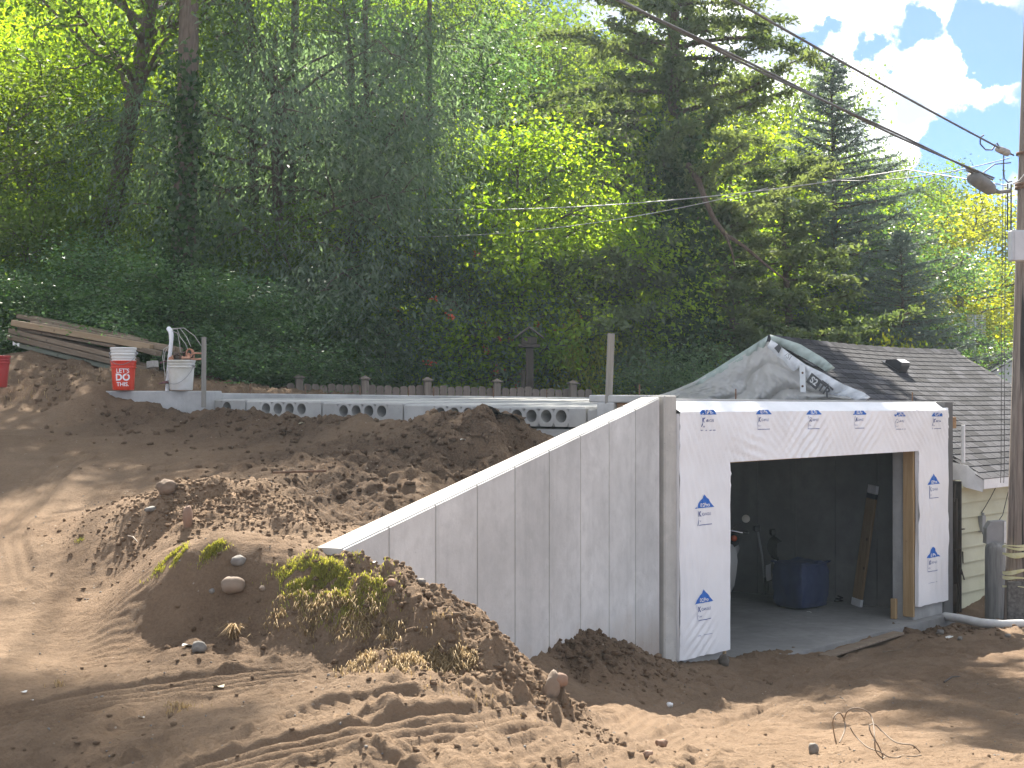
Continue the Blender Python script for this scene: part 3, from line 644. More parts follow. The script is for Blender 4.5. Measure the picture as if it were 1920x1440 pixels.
def logo(u0, z0, sc=1.0, clip=None, lay=1.0):
    """house shaped print: blue roof with small letters, thin box lines, mark and word below; follows the creases"""
    b = MB()
    def put(vs, fs, mi, dx, dz, lift):
        w = []
        for v in vs:
            u, z = u0 + (v[0] + dx) * sc, z0 + (v[1] + dz) * sc
            w.append(G(u, -.075 - float(wr(u, z)) - lift, z - .0085 * u * float(sstep(-1.2, -.26, z))))
        b.add(w, fs, mi)
    def rect(x0, x1, y0, y1, mi, lift=.004, n=10):
        k = max(1, int((x1 - x0) / .03)); l = max(1, int((y1 - y0) / .03))
        vs = [(x0 + (x1 - x0) * i / k, y0 + (y1 - y0) * j / l) for j in range(l + 1) for i in range(k + 1)]
        put(vs, [(j * (k + 1) + i, j * (k + 1) + i + 1, (j + 1) * (k + 1) + i + 1, (j + 1) * (k + 1) + i) for j in range(l) for i in range(k)], mi, 0, 0, lift)
    hgt = .135; cut = clip if clip else hgt; n = 14; vs = []; fs = []
    for j in range(9):
        y = cut * j / 8; hw = .17 * (1 - y / hgt)
        for i in range(n + 1): vs.append((-hw + 2 * hw * i / n, y))
    for j in range(8):
        for i in range(n): fs.append((j * (n + 1) + i, j * (n + 1) + i + 1, (j + 1) * (n + 1) + i + 1, (j + 1) * (n + 1) + i))
    put(vs, fs, 0, 0, 0, .004)
    put(txt_a[0], txt_a[1], 2, 0, .028, .007)
    rect(-.128, -.122, -.175, -.012, 1); rect(-.128, .128, -.176, -.168, 1)
    put(txt_k[0], txt_k[1], 1, -.082, -.062, .004); put(txt_b[0], txt_b[1], 1, .035, -.066, .004); put(txt_c[0], txt_c[1], 1, -.085, -.13, .004)
    b.build('printed_logo', [M_blue, M_navy, M_wprint], wrap, recalc=False)
def front_uv(px, py):
    r = (px - CX) / F; A = G(0, -.08, 0); s = (r * A.y - A.x) / (GD.x - r * GD.y); q = A + GD * s; return s, (HY - py) / F * q.y
for (x, y) in ((1326, 778), (1432, 776), (1525, 775), (1611, 774), (1687, 776), (1756, 775)): s_, z_ = front_uv(x, y); logo(s_, z_, .93, .052)
for (x, y) in ((1321, 952), (1320, 1130), (1751, 908), (1749, 1045)): s_, z_ = front_uv(x, y); logo(s_, z_, 1.0)
for (x, y) in ((1321, 1190), (1749, 1092)):
    s_, z_ = front_uv(x, y); b = MB(); b.add([G(s_ + a, -.075 - float(wr(s_ + a, z_)) - .006, z_ + c - .05 * 0) for c in (-.002, .002) for a in (-.12, 0, .12)], [(0, 1, 4, 3), (1, 2, 5, 4)]); b.build('print_line', M_navy, wrap, recalc=False)
tb = MB(); tb.fbox(G(1.9, -.50, -2.905), (GD + GI * .08).normalized(), GI, (UZ + GD * .012).normalized(), (-.7, 1.3), (0, .15), (-.03, 0), .005)
thr = tb.thing('threshold_board', wood('dirty_board', (.16, .12, .085), (.26, .20, .145), 'X'), G(1.9, -.5, -2.9), 'dirty board lying in front of the garage floor edge', 'board')

# ------------------------------------------------------------------ wing wall
ww = empty('wing_wall', W0 + WD * 2 + UZ * -2.6, 'sloping concrete wing wall with vertical form lines left of the garage', 'retaining wall')
def wtop(i): return -.953 + .106 * i
def wpt(i, z, n=0.0): return W0 + WD * (WP * i) + WN * n + UZ * z
T = .195
b = MB(); b.prism([wpt(-.9, -3.3, -.012), wpt(8.02, -3.3, -.012), wpt(8.02, wtop(8.02), -.012), wpt(-.9, wtop(-.9), -.012)], WN * -(T - .012)); b.build('wall_core', M_top, ww)
for k in range(-1, 8):
    i0, i1 = max(k, -.895) + .0125, k + 1 - .0125
    b = MB(); zz = [wpt(i0, -3.3, -.014), wpt(i1, -3.3, -.014), wpt(i1, wtop(i1) - .004, -.014), wpt(i0, wtop(i0) - .004, -.014)]
    ff = [wpt(i0 + .004, -3.3, 0), wpt(i1 - .004, -3.3, 0), wpt(i1 - .004, wtop(i1) - .012, 0), wpt(i0 + .004, wtop(i0) - .012, 0)]
    b.add(zz + ff, [(4, 5, 6, 7), (0, 1, 5, 4), (1, 2, 6, 5), (2, 3, 7, 6), (3, 0, 4, 7), (3, 2, 1, 0)]); b.build('form_panel', M_panel, ww)

# ------------------------------------------------------------------ low concrete beam left of the slab, form stakes
BA, BB = P(140, 733, 19.15), P(386, 733, 18.45); e = (BB - BA).normalized(); en = Vector((-e.y, e.x, 0))
b = MB(); b.fbox(BA, e, en, UZ, (0, (BB - BA).length), (0, .36), (-.8, 0), .012)
b.thing('concrete_beam', M_conc, BA + UZ * -.5, 'low grey concrete beam in the dirt carrying the red and white pails', 'concrete beam')
b = MB(); q0 = P(382, 745, 18.40); b.bar(q0 + UZ * -.12, P(382.5, 632, 18.40), .055, .025, up=(0, 1, 0), ch=.003)
b.thing('form_stake', M_greyboard, q0, 'grey wooden stake standing at the end of the concrete beam beside the white bucket', 'stake')
b = MB(); q0 = P(1141, 757, 15.62); b.bar(q0, P(1146, 625, 15.60), .072, .028, up=(0, 1, 0), ch=.003)
b.thing('form_stake', M_greyboard, q0, 'leaning grey wooden stake at the top of the wing wall near the covered gable', 'stake')

# ------------------------------------------------------------------ old house behind
HE = P(1845, 898, 20.5); HR = 3.34; HH = .744 - HE.z; HL = 6.1
house = empty('old_house', G(6.0, .3, -3.0), 'low old house with dark shingle roof and pale yellow siding behind the garage', 'house')
def RFP(a, bb, n=0.0):
    sg = -.018 * a * bb - .05 * bb * math.sin(min(max(a, 0), HL) / HL * math.pi)
    return HE + GD * a + GI * (HR * bb) + UZ * (HH * bb + sg) + RNV * n
RNV = (GI * -HH + UZ * HR).normalized(); RUP = (GI * HR + UZ * HH).normalized(); SL = math.hypot(HR, HH)
M_sh = simple('asphalt_shingle', (.032, .032, .038), (.066, .065, .071), 9, .92, 120, .6, .004, objrand=.5, spec=.15); M_white = simple('white_painted_metal', (.62, .63, .64), (.74, .75, .76), 8, .5)
M_felt = simple('roof_deck', (.05, .048, .046), (.08, .075, .07), 5, .95)
dk = MB(); na = 12
dk.grid([RFP(HL * i / na, j / 4, -.012) for j in range(5) for i in range(na + 1)], na + 1, 5); dk.grid([RFP(HL * i / na, j / 4, -.05) for j in range(5) for i in range(na + 1)], na + 1, 5)
dk.grid([RFP(HL * i / na, 1, -.05) + (GI * HR - UZ * HH) * (j / 4) for j in range(5) for i in range(na + 1)], na + 1, 5)
roof = dk.build('roof', M_felt, house, recalc=False)
NC, NT = 26, 21; ex_ = SL / NC
sh = MB(); sh.fbox((0, 0, 0), (1, 0, 0), (0, 1, 0), (0, 0, 1), (-.1385, .1385), (-.014, ex_ + .03), (0, .011), 0); shm = sh.mesh('shingle', M_sh)
far_sh = MB(); cnt = 0
for c in range(NC):
    for t in range(NT + 1):
        a = .145 + t * .29 + (.145 if c & 1 else 0) - .07; bb = c / NC
        if a > HL - .1: continue
        p_ = RFP(a, bb, .004); ax = (RFP(a + .1, bb) - RFP(a - .1, bb)).normalized(); up = (RFP(a, bb + .03) - RFP(a, bb)).normalized()
        up = (up + RNV * -.055).normalized(); nz_ = ax.cross(up).normalized(); rz = random.gauss(0, .006); up2 = (up + ax * rz).normalized()
        pr = p_; X = pr.x / pr.y * F + CX
        M = rotm(ax, up2, nz_, p_ - house.location)
        if X < 1905 and cnt < 298: place('shingle', shm, roof, M, None); cnt += 1
        else:
            M2 = rotm(ax, up2, nz_, p_); far_sh.add([M2 @ Vector(v) for v in sh.v], sh.f)
far_sh.build('shingle_field', M_sh, roof, kind='stuff')
rc = MB()
for i in range(22):
    a0 = i * .28; p0 = RFP(a0, 1, .006); p1 = RFP(min(a0 + .3, HL), 1, .022)
    m_ = MB(); dn = RUP * -.13; dn2 = (-GI * -HR * -1 + UZ * 0); bdn = (GI * HR - UZ * HH).normalized() * .13
    m_.add([p0 + dn + UZ * 0, p0 + UZ * .012, p0 + bdn, p1 + dn, p1 + UZ * .012, p1 + bdn, p0 + dn - UZ * .012, p0 + bdn - UZ * .012, p1 + dn - UZ * .012, p1 + bdn - UZ * .012],
           [(0, 1, 4, 3), (1, 2, 5, 4), (0, 3, 8, 6), (2, 7, 9, 5), (0, 6, 7, 2, 1), (3, 4, 5, 9, 8), (6, 8, 9, 7)]); m_.build('ridge_cap', M_sh, roof)
# walls
WT = .16
wb = MB(); z0, z1 = -3.25, HE.z - .02
wb.fbox(o, GD, GI, UZ, (5.66, 5.98 + HL - .15), (WT, WT + .12), (z0, z1)); wb.fbox(o, GD, GI, UZ, (5.98, 6.1), (WT + .12, 6.4), (z0, z1))
wb.prism([G(5.98, -.05, z1 + .0), G(5.98, 6.5, z1), G(5.98, -.12 + HR, .66)], GD * .1); wb.prism([G(5.95 + HL - .2, -.05, z1), G(5.95 + HL - .2, 6.5, z1), G(5.95 + HL - .2, -.12 + HR, .55)], GD * .1)
wb.build('wall', simple('old_sheathing', (.24, .19, .145), (.34, .28, .22), 6, .9), house)
M_sid = simple('pale_yellow_siding', (.46, .45, .30), (.53, .52, .37), 3, .55, 40, .15, .002, objrand=.05)
zb = -3.15; k = 0
while zb < z1 - .04:
    hgt = min(.2, z1 - zb - .01); b = MB(); tl = random.gauss(0, .004)
    x0 = 5.66 + (random.uniform(0, .03))
    b.add([G(x0, WT - .05 - tl, zb), G(12.0, WT - .05, zb), G(12.0, WT - .008, zb + hgt + .012), G(x0, WT - .008, zb + hgt + .012), G(x0, WT - .003, zb), G(12.0, WT - .003, zb), G(12.0, WT - .003, zb + hgt + .012), G(x0, WT - .003, zb + hgt + .012)],
          [(0, 1, 2, 3), (0, 4, 5, 1), (0, 3, 7, 4), (3, 2, 6, 7), (1, 5, 6, 2)]); b.build('siding_board', M_sid, house); zb += .2
b = MB(); b.fbox(HE, GD, GI, UZ, (-.02, HL), (-.012, .012), (-.135, .012), .004); b.fbox(HE, GD, GI, UZ, (0, HL), (.014, .33), (-.13, -.118)); b.build('eave_fascia', M_white, house)
b = MB(); q = HE + GD * -.05
b.add([q + UZ * -.17, q + UZ * .0, q + GI * .42 + UZ * .215 - GD * .05, q + GI * .42 + UZ * -.03 - GD * .05, q + GI * .2 + UZ * .17 - GD * .03, q + GI * .2 + UZ * -.12 - GD * .05], [(0, 5, 4, 1), (5, 3, 2, 4)])
b.add([Vector(v) + GD * .02 for v in b.v], [(0, 1, 4, 5), (5, 4, 2, 3)]); b.build('rake_trim', M_white, house, label='bent white metal trim at the torn roof corner', recalc=False)
b = MB(); q = P(1806, 868, 20.35); b.fbox(q, GD, GI, UZ, (-.022, .022), (-.02, .02), (0, .50), .004); b.build('gutter_bracket', M_white, house)
b = MB(); b.fbox(P(1792, 803, 20.45), GD, GI, UZ, (-.10, .02), (0, .14), (0, .15), .006); b.build('purlin_end', wood('purlin_wood', (.20, .115, .055), (.33, .20, .10), 'X'), house)
b = MB()
for i in range(9):                                             # torn corner: broken studs and sheathing strips between garage and siding
    s0 = 5.34 + .032 * i + random.uniform(-.01, .01); t0 = .02 + random.uniform(0, .22); h0 = random.uniform(-1.9, -1.25) if i not in (3, 6) else -1.0
    b.fbox(G(s0, t0, -3.1), (GD + GI * random.gauss(0, .1)).normalized(), GI, (UZ + GD * random.gauss(0, .02)).normalized(), (0, random.uniform(.02, .05)), (0, .09), (0, h0 + 3.1), .003)
for i in range(7):
    q = G(5.36 + random.random() * .26, -.02 + random.random() * .1, random.uniform(-2.7, -1.3)); b.bar(q, q + Vector((random.gauss(0, .12), random.gauss(0, .05), random.gauss(0, .15))), .05, .012)
b.build('broken_framing', wood('rotten_wood', (.035, .028, .022), (.10, .08, .06), 'Z'), house)
b = MB(); b.fbox(o, GD, GI, UZ, (5.62, 5.65), (.05, 2.3), (-3.2, -1.25)); b.build('torn_sheathing', simple('black_sheathing', (.022, .02, .018), (.06, .05, .042), 12, .95), house)
# box vent
def onroof(px, py):
    d = Vector(((px - CX) / F, 1, (HY - py) / F)); A = RFP(2, .6); t = A.dot(RNV) / d.dot(RNV); return d * t
q = onroof(1678, 688); ax = GD; b = MB(); M_vent = simple('dark_vent_metal', (.035, .035, .04), rough=.4); M_ventt = simple('light_and_sunlit_vent_metal', (.52, .52, .53), rough=.45)
b.fbox(q, ax, RUP, RNV, (-.17, .17), (-.15, .17), (0, .012), 0, 0)
pr = [(-.12, .012), (-.12, .06), (.02, .145), (.13, .145), (.15, .10), (.15, .012)]
for sx in (0,): b.prism([q + ax * -.14 + RUP * -u + RNV * w for u, w in pr], ax * .28)
b.add([q + ax * x + RUP * -u + RNV * (w + .004) for (u, w) in ((-.11, .07), (.02, .149), (.13, .149)) for x in (-.135, .135)], [(0, 1, 3, 2), (2, 3, 5, 4)], 1)  # top faces set lighter to paint the sun on the lid
b.build('roof_vent', [M_vent, M_ventt], house, recalc=False)
# boxes on the siding wall
b = MB(); q = G(6.38, .09, -1.86); b.fbox(q, GD, GI, UZ, (-.055, .055), (-.02, .05), (-.11, .11), .008); b.tube([q + UZ * .11, q + UZ * .15], .02, 8); b.tube([q + UZ * -.11, q + UZ * -.14], .015, 8)
b.thing('junction_box', simple('grey_box', (.22, .23, .23), (.30, .31, .31), 9, .6), q, 'small grey junction box with thin wires on the pale yellow siding', 'electrical box')
b = MB()
b.tube([q + UZ * .15 + GI * .02, q + UZ * .22 + GD * .06, q + UZ * .36 + GD * .14 - GI * .05, q + UZ * .55 + GD * .16 - GI * .14], .006, 6)
b.tube([q + UZ * -.06 + GD * .03, q + UZ * -.08 + GD * .2 - GI * .05, q + UZ * .10 + GD * .40 - GI * .1, q + UZ * .55 + GD * .52 - GI * .16], .006, 6)
b.thing('service_wire', simple('dark_wire', (.05, .05, .05), rough=.5), q + UZ * .2, 'dark thin wires looping from the junction box up to the eave', 'wire')
# plastic over the open gable
def gp_(px, py, off=0.0):
    A = G(5.9 - off, 0, 0); r = (px - CX) / F; t = (r * A.y - A.x) / (GI.x - r * GI.y); q = A + GI * t; return Vector((q.x, q.y, (HY - py) / F * q.y))
def build_plastic():
    m = bpy.data.materials.new('clear_plastic'); m.use_nodes = True; nt = m.node_tree; nt.nodes.clear(); out = N(nt, 'ShaderNodeOutputMaterial')
    df = N(nt, 'ShaderNodeBsdfPrincipled'); df.inputs['Base Color'].default_value = (.82, .81, .79, 1); df.inputs['Roughness'].default_value = .2
    tl = N(nt, 'ShaderNodeBsdfTranslucent'); tl.inputs[0].default_value = (.7, .69, .66, 1); tr = N(nt, 'ShaderNodeBsdfTransparent'); tr.inputs[0].default_value = (.86, .85, .82, 1)
    a = N(nt, 'ShaderNodeMixShader', i_0=.35); L(nt, df.outputs[0], a.inputs[1]); L(nt, tl.outputs[0], a.inputs[2])
    c = N(nt, 'ShaderNodeMixShader'); L(nt, rng_(nt, noise(nt, 1.2, 2), .3, .7, .22, .34), c.inputs[0]); L(nt, a.outputs[0], c.inputs[1]); L(nt, tr.outputs[0], c.inputs[2]); L(nt, c.outputs[0], out.inputs[0])
    b = MB(); nu, nv = 150, 44; pts = []
    top = [(1228, 743), (1262, 732), (1310, 712), (1360, 686), (1400, 662), (1440, 640), (1480, 668), (1530, 702), (1570, 728), (1600, 746)]
    for j in range(nv):
        v = j / (nv - 1)
        for i in range(nu):
            u = i / (nu - 1); k = u * (len(top) - 1); k0 = min(int(k), len(top) - 2); f = k - k0
            tx, ty = top[k0][0] * (1 - f) + top[k0 + 1][0] * f, top[k0][1] * (1 - f) + top[k0 + 1][1] * f
            bx, by = 1226 + (1604 - 1226) * u, 752
            px, py = tx * (1 - v) + bx * v, ty * (1 - v) + by * v
            sp = 3.0 * (u - .5)
            fold = .11 * abs(math.sin(8.5 * u * (1 + .25 * v) + 3 * v + 2 * float(pn(u * 4, v * 1.5, 3)))) ** .7 + .035 * float(fbm(u * 12, v * 1.2, 3, 12)) + .03 * abs(float(pn(u * 26 + v * 3, v * 1.5, 14))) + .022 * abs(float(pn(u * 55 - v * 9, v * 9, 15)))
            pts.append(gp_(px, py, .10 + fold * (.5 + v) + .04 * v))
    b.grid(pts, nu, nv)
    return b.thing('plastic_sheet', m, gp_(1440, 750), 'creased translucent plastic sheet hung over the open gable of the house', 'plastic sheet', recalc=False)
build_plastic()
b = MB(); b.fbox(gp_(1330, 738, .06), -GI, GD, UZ, (-.25, 2.3), (-.02, .02), (-.11, 0), .004); b.build('gable_beam', M_greyboard, house)
def rake_strip(name, mat, pts_lo, pts_hi, off, label, cat, n=24):
    b = MB(); rows = []
    for kk, (pl, of) in enumerate(((pts_lo, off), (tuple(((a + c) / 2, (b2 + d) / 2) for (a, b2), (c, d) in zip(pts_lo, pts_hi)), off + .05), (pts_hi, off))):
        for i in range(n):
            k = i / (n - 1) * (len(pl) - 1); k0 = min(int(k), len(pl) - 2); f = k - k0
            rows.append(gp_(pl[k0][0] * (1 - f) + pl[k0 + 1][0] * f, pl[k0][1] * (1 - f) + pl[k0 + 1][1] * f, of + .07 * float(fbm(i * .55, kk * 1.3, 3, 40))))
    b.grid(rows, n, 3)
    return b.thing(name, mat, gp_(*pts_lo[0]), label, cat, recalc=False)
M_memb = simple('white_membrane', (.60, .62, .64), (.74, .75, .77), 6, .4, 14, .5, .02); M_under = simple('green_underlay', (.30, .36, .33), (.42, .48, .45), 8, .5)
rake_strip('underlay_strip', M_under, [(1434, 652), (1400, 676), (1350, 707), (1310, 728)], [(1440, 629), (1396, 657), (1344, 690), (1300, 716)], .12, 'pale green underlay strip folded over the left roof edge of the gable', 'roofing membrane')
rake_strip('underlay_strip', M_under, [(1446, 640), (1490, 662), (1530, 684), (1550, 698)], [(1444, 627), (1500, 645), (1545, 672), (1566, 690)], .10, 'pale green underlay strip over the shingles right of the gable peak', 'roofing membrane')
memb = rake_strip('membrane_sheet', M_memb, [(1438, 650), (1487, 697), (1505, 685), (1518, 728), (1555, 738), (1582, 750), (1622, 752)], [(1446, 636), (1480, 662), (1510, 683), (1545, 700), (1580, 720), (1620, 736), (1632, 745)], .17, 'white roofing membrane with black lettering hanging along the right gable edge', 'roofing membrane', 40)
def memb_print(body, px, py, size, ang, mat, bold=.004):
    vs, fs = text2d(body, size, bold); b = MB(); q = gp_(px, py, .285); rx = (-GI * math.cos(ang) - UZ * math.sin(ang)); ry = (UZ * math.cos(ang) - GI * math.sin(ang))
    b.add([q + rx * v[0] + ry * v[1] for v in vs], fs); b.build('printed_lettering', mat, memb, recalc=False)
M_blk = simple('black_print', (.06, .06, .065), rough=.6)
b = MB(); q = gp_(1526, 715, .27); an = .62; rx = (-GI * math.cos(an) - UZ * math.sin(an)); ry = (UZ * math.cos(an) - GI * math.sin(an)); b.add([q + rx * x + ry * y for x, y in ((-.10, -.08), (.10, -.08), (.10, .08), (-.10, .08))], [(0, 1, 2, 3)]); b.build('printed_block', M_blk, memb, recalc=False)
memb_print('S2', 1526, 715, .13, .62, simple('grey_print', (.6, .6, .6)), .004); memb_print('TR', 1545, 731, .17, .62, M_blk, .006); memb_print('membrane', 1552, 722, .05, .62, M_blk); memb_print('/SI', 1478, 668, .11, .70, simple('faint_print', (.25, .25, .27)), .0)
b = MB(); q = gp_(1458, 653, .28); b.add([q + rx * x + ry * y for x, y in ((-.05, -.03), (.06, -.05), (.05, .045), (-.02, .06))], [(0, 1, 2, 3)]); b.build('printed_block', M_blk, memb, recalc=False)
b = MB(); b.fbox(gp_(1505, 707, .27), -GI, GD, (UZ + GI * .04).normalized(), (-.045, .045), (-.006, .006), (-.22, .17), .003)
for zz in (-.13, .06): b.lathe([(.016, 0), (.016, .008), (0, .010)], gp_(1505, 707, .277) + UZ * zz, 10, 1, M=Matrix((GD.cross(UZ), UZ, -GD)).transposed())
b.thing('strap_plate', [M_white, M_rust], gp_(1505, 730, .27), 'white strap with two bolt heads hanging on the gable plastic', 'strap')
# ------------------------------------------------------------------ pails, pipe, timbers
M_red = simple('red_plastic', (.62, .045, .022), (.70, .065, .03), 4, .38); M_red2 = simple('dull_red_plastic', (.36, .035, .035), (.44, .055, .05), 5, .5)
M_wpl = simple('white_plastic', (.66, .655, .62), (.74, .735, .70), 5, .4); M_dirtyw = simple('stained_white_plastic', (.50, .48, .40), (.72, .72, .71), 3.5, .42); M_wire = simple('steel_wire', (.30, .30, .31), rough=.4, metal=.8)
def pail(loc, mat, label, group, h=.368, rb=.128, rt=.148, bail=True, name='bucket', hang=-.4, face=0.0):
    e = empty(name, loc, label, 'bucket', group); L_ = Vector(loc); b = MB(); k = lambda z: rb + (rt - rb) * z / h
    b.lathe([(.0, .006), (rb - .008, .004), (rb, .014), (k(h * .5), h * .5), (k(h * .76), h * .76), (k(h * .76) + .001, h * .77), (k(h) - .002, h - .004), (k(h) - .005, h), (k(h) - .009, h - .004), (k(.2) - .006, .2), (rb - .004, .02), (0, .02)], L_, 40, cap=False)
    b.build('body', mat, e)
    b = MB()
    for z, w in ((h * .765, .011), (h * .86, .008), (h * .93, .008), (h - .012, .010)): b.lathe([(k(z) - .002, z - .009), (k(z) + w, z - .008), (k(z) + w, z + .008), (k(z) - .002, z + .009)], L_, 40, cap=False)
    b.build('rim', mat, e)
    if bail:
        b = MB(); pts = []; r = rt + .012
        for i in range(17):
            a = math.pi * i / 16; x = math.cos(a) * r; yy = -math.sin(a) * r * .98; z = h * .80 + math.sin(a) * r * math.tan(hang) * .9
            pts.append(L_ + Matrix.Rotation(face, 3, 'Z') @ Vector((x, yy, z)))
        b.tube(pts, .0028, 6)
        for sx in (0, -1): b.lathe([(.016, -.01), (.016, .012), (0, .014)], pts[sx], 10, M=Matrix.Rotation(R(90), 3, 'Y'))
        b.build('handle', M_wire, e)
    return e
beam_top = -.052
q = P(231.5, 733, 18.88); q.z = -.047
red = pail(q, M_red, 'bright red plastic bucket with white LETS DO THIS lettering on the concrete beam', 'buckets on the concrete beam', bail=False)
def wraptext(body, size, zc, ang, bold, rad):
    vs, fs = text2d(body, size, bold); b = MB(); vv = []
    for v in vs:
        a = ang + v[0] / rad; rr = .128 + .02 * (zc + v[1]) / .368 + .002; vv.append(q + Vector((math.sin(a) * rr, -math.cos(a) * rr, zc + v[1])))
    b.add(vv, fs); b.build('lettering', M_wprint, red, recalc=False)
an0 = math.atan2(-q.x, q.y) * -1 + .42
wraptext("LET'S", .072, .238, an0, .0012, .14); wraptext('DO', .115, .158, an0, .004, .138); wraptext('THIS.', .068, .075, an0, .0012, .136)
b = pail(q + UZ * .158, M_wpl, 'white ribbed plastic bucket nested inside the red lettered bucket', 'buckets on the concrete beam', rb=.120, rt=.152, hang=-.75)
m = MB()
for z in (.24, .205, .27): m.lathe([(.141, z - .006), (.151, z - .005), (.151, z + .005), (.141, z + .006)], b.location, 40, cap=False)
m.build('rib', M_wpl, b)
q2 = P(340, 733, 18.63); q2.z = -.047
pail(q2, M_dirtyw, 'stained white plastic bucket full of scrap pipe fittings beside the white pipe', 'buckets on the concrete beam', rb=.136, rt=.160, hang=-.95, face=-.35)
M_iron = simple('rusted_fittings', (.03, .026, .024), (.12, .075, .05), 18, .6, 40, .4); M_copper = simple('copper_pipe', (.42, .20, .12), (.55, .30, .20), 12, .4, metal=.5)
sp = empty('scrap_fittings', q2 + UZ * .36, 'tangle of rusty pipe fittings and scrap filling the stained white bucket', 'scrap metal')
for i in range(11):
    b = MB(); c = q2 + UZ * (.345 + random.random() * .07) + Vector((random.uniform(-.12, .12), random.uniform(-.11, .08), 0)); a = random.uniform(0, 6.28); r = random.uniform(.015, .026)
    d = Vector((math.cos(a), math.sin(a), random.uniform(-.2, .3))) * random.uniform(.05, .09); b.tube([c - d, c, c + Vector((-d.y, d.x, .06)) * .8], [r, r * 1.15, r], 9); b.lathe([(r * 1.35, -.012), (r * 1.35, .012), (r, .014)], c - d, 10, M=d.to_track_quat('Z', 'Y').to_matrix())
    b.build('fitting', M_copper if i in (2, 7) else M_iron, sp)
b = MB()
for i, (r_, zz) in enumerate(((.05, .45), (.07, .43))): b.tube([q2 + Vector((.10 + r_ * math.cos(t) * .7, -.02 + i * .05, zz + r_ * math.sin(t))) for t in np.linspace(0, 6.2, 18)], .009, 8)
b.tube([q2 + Vector((.08, 0, .42)), q2 + Vector((.18, -.03, .45)), q2 + Vector((.27, -.06, .445))], .011, 8); b.tube([q2 + Vector((.10, -.02, .38)), q2 + Vector((.2, -.05, .375)), q2 + Vector((.28, -.08, .38))], .012, 8); b.build('copper_coil', M_copper, sp)
q = P(313.5, 733, 18.66); q.z = -.05
pv = empty('plastic_pipe', q, 'upright white plastic pipe with an elbow top and loose wires beside the buckets', 'pipe')
b = MB(); b.tube([q, P(317, 680, 18.66), P(321, 640, 18.66), P(321, 628, 18.66), P(320, 621, 18.68), P(316.5, 616.5, 18.74)], [.024, .024, .024, .029, .030, .030], 14); b.build('pipe', simple('white_pvc', (.68, .69, .70), (.76, .77, .78), 6, .35), pv)
M_lw = simple('pale_wire', (.42, .41, .37), rough=.5)
for w in ([(322,620),(333,625),(337,645),(338,660),(341,663)], [(323,618),(332,617),(338,632),(348,645),(352,655)], [(323,617),(338,616),(350,632),(358,650)], [(322,616),(345,615),(365,630),(377,648)], [(314,650),(307,655),(305,670),(308,690),(310,715),(313,728)], [(316,648),(309,662),(307,690),(311,705)]):
    b = MB(); b.tube([P(x, y, 18.62 + .03 * math.sin(i * 2)) for i, (x, y) in enumerate(w)], .0045, 6); b.build('wire', M_lw, pv)
b = MB(); b.tube([P(300, 681, 18.6), P(304, 679, 18.6), P(312, 677, 18.62), P(320, 676, 18.62), P(327, 679, 18.6)], [.014, .008, .008, .012, .006], 8); b.tube([P(297, 720, 18.6), P(308, 717, 18.62), P(316, 716, 18.62)], [.006, .014, .02], 8); b.build('clamp', simple('dark_clamp', (.05, .03, .035), (.2, .08, .09), 20), pv)
q = P(-6, 724, 19.3); q.z = gz(q.x, q.y) - .0
pail(P(-8, 727, 19.3), M_red2, 'dull red bucket standing in the dirt at the left edge', None, h=.40, rb=.135, rt=.172, bail=False)
# timber pile: each timber its own thing, laid down the dirt slope
M_tim = wood('weathered_timber', (.17, .125, .085), (.27, .21, .15), 'X', orand=.22); M_tim2 = wood('tan_timber', (.28, .20, .12), (.36, .27, .175), 'X', orand=.06); M_timg = wood('greenish_timber', (.19, .20, .15), (.26, .27, .21), 'X')
rows = [((30, 588), (262, 634), .050, 0, 22.35), ((20, 600), (281, 646), .085, 1, 21.9), ((32, 611), (215, 645), .04, 0, 22.0), ((15, 615), (255, 672), .07, 0, 21.95), ((12, 626), (273, 689), .075, 0, 21.85), ((28, 641), (285, 703), .065, 2, 21.9)]
tl = ['upper rear weathered timber lying along the top of the sloping pile', 'long tan timber near the top of the sloping timber pile', 'thin grey board wedged under the tan timber in the sloping pile', 'weathered timber in the middle of the sloping pile with dark stains', 'weathered timber above the greenish bottom board of the sloping pile', 'greenish timber at the bottom of the sloping pile touching the dirt']
for i, ((x0, y0), (x1, y1), th, mt, Z) in enumerate(rows):
    a, c = P(x0, y0 + 5, Z), P(x1, y1 + 5, Z - .5); b = MB(); ex = (c - a).normalized(); ey = UZ.cross(ex).normalized(); ez = ex.cross(ey)
    mid = (a + c) / 2; ln = (c - a).length; mm = MB(); mm.fbox((0, 0, 0), (1, 0, 0), (0, 1, 0), (0, 0, 1), (-ln / 2, ln / 2), (0, .11), (-th / 2, th / 2), .006)
    me = mm.mesh('timber', [M_tim, M_tim2, M_timg][mt]); o_ = place('timber', me, None, rotm(ex, ey, ez, mid)); tag(o_, tl[i], 'timber', 'timbers of the sloping pile')
    for k in range(2):
        sh = random.uniform(-.12, .28); me2 = me if mt == 0 else None
        mm2 = MB(); ll = ln * random.uniform(.8, 1.05) / 2; mm2.fbox((0, 0, 0), (1, 0, 0), (0, 1, 0), (0, 0, 1), (-ll, ll), (0, .11), (-th / 2, th / 2), .006)
        o_ = place('timber', mm2.mesh('timber', M_tim), None, rotm(ex, ey, ez, mid + ex * sh + ey * (.13 * (k + 1)) + ez * random.uniform(0, .03))); tag(o_, 'weathered timber in the rear rows of the sloping pile, behind the front timbers', 'timber', 'timbers of the sloping pile')
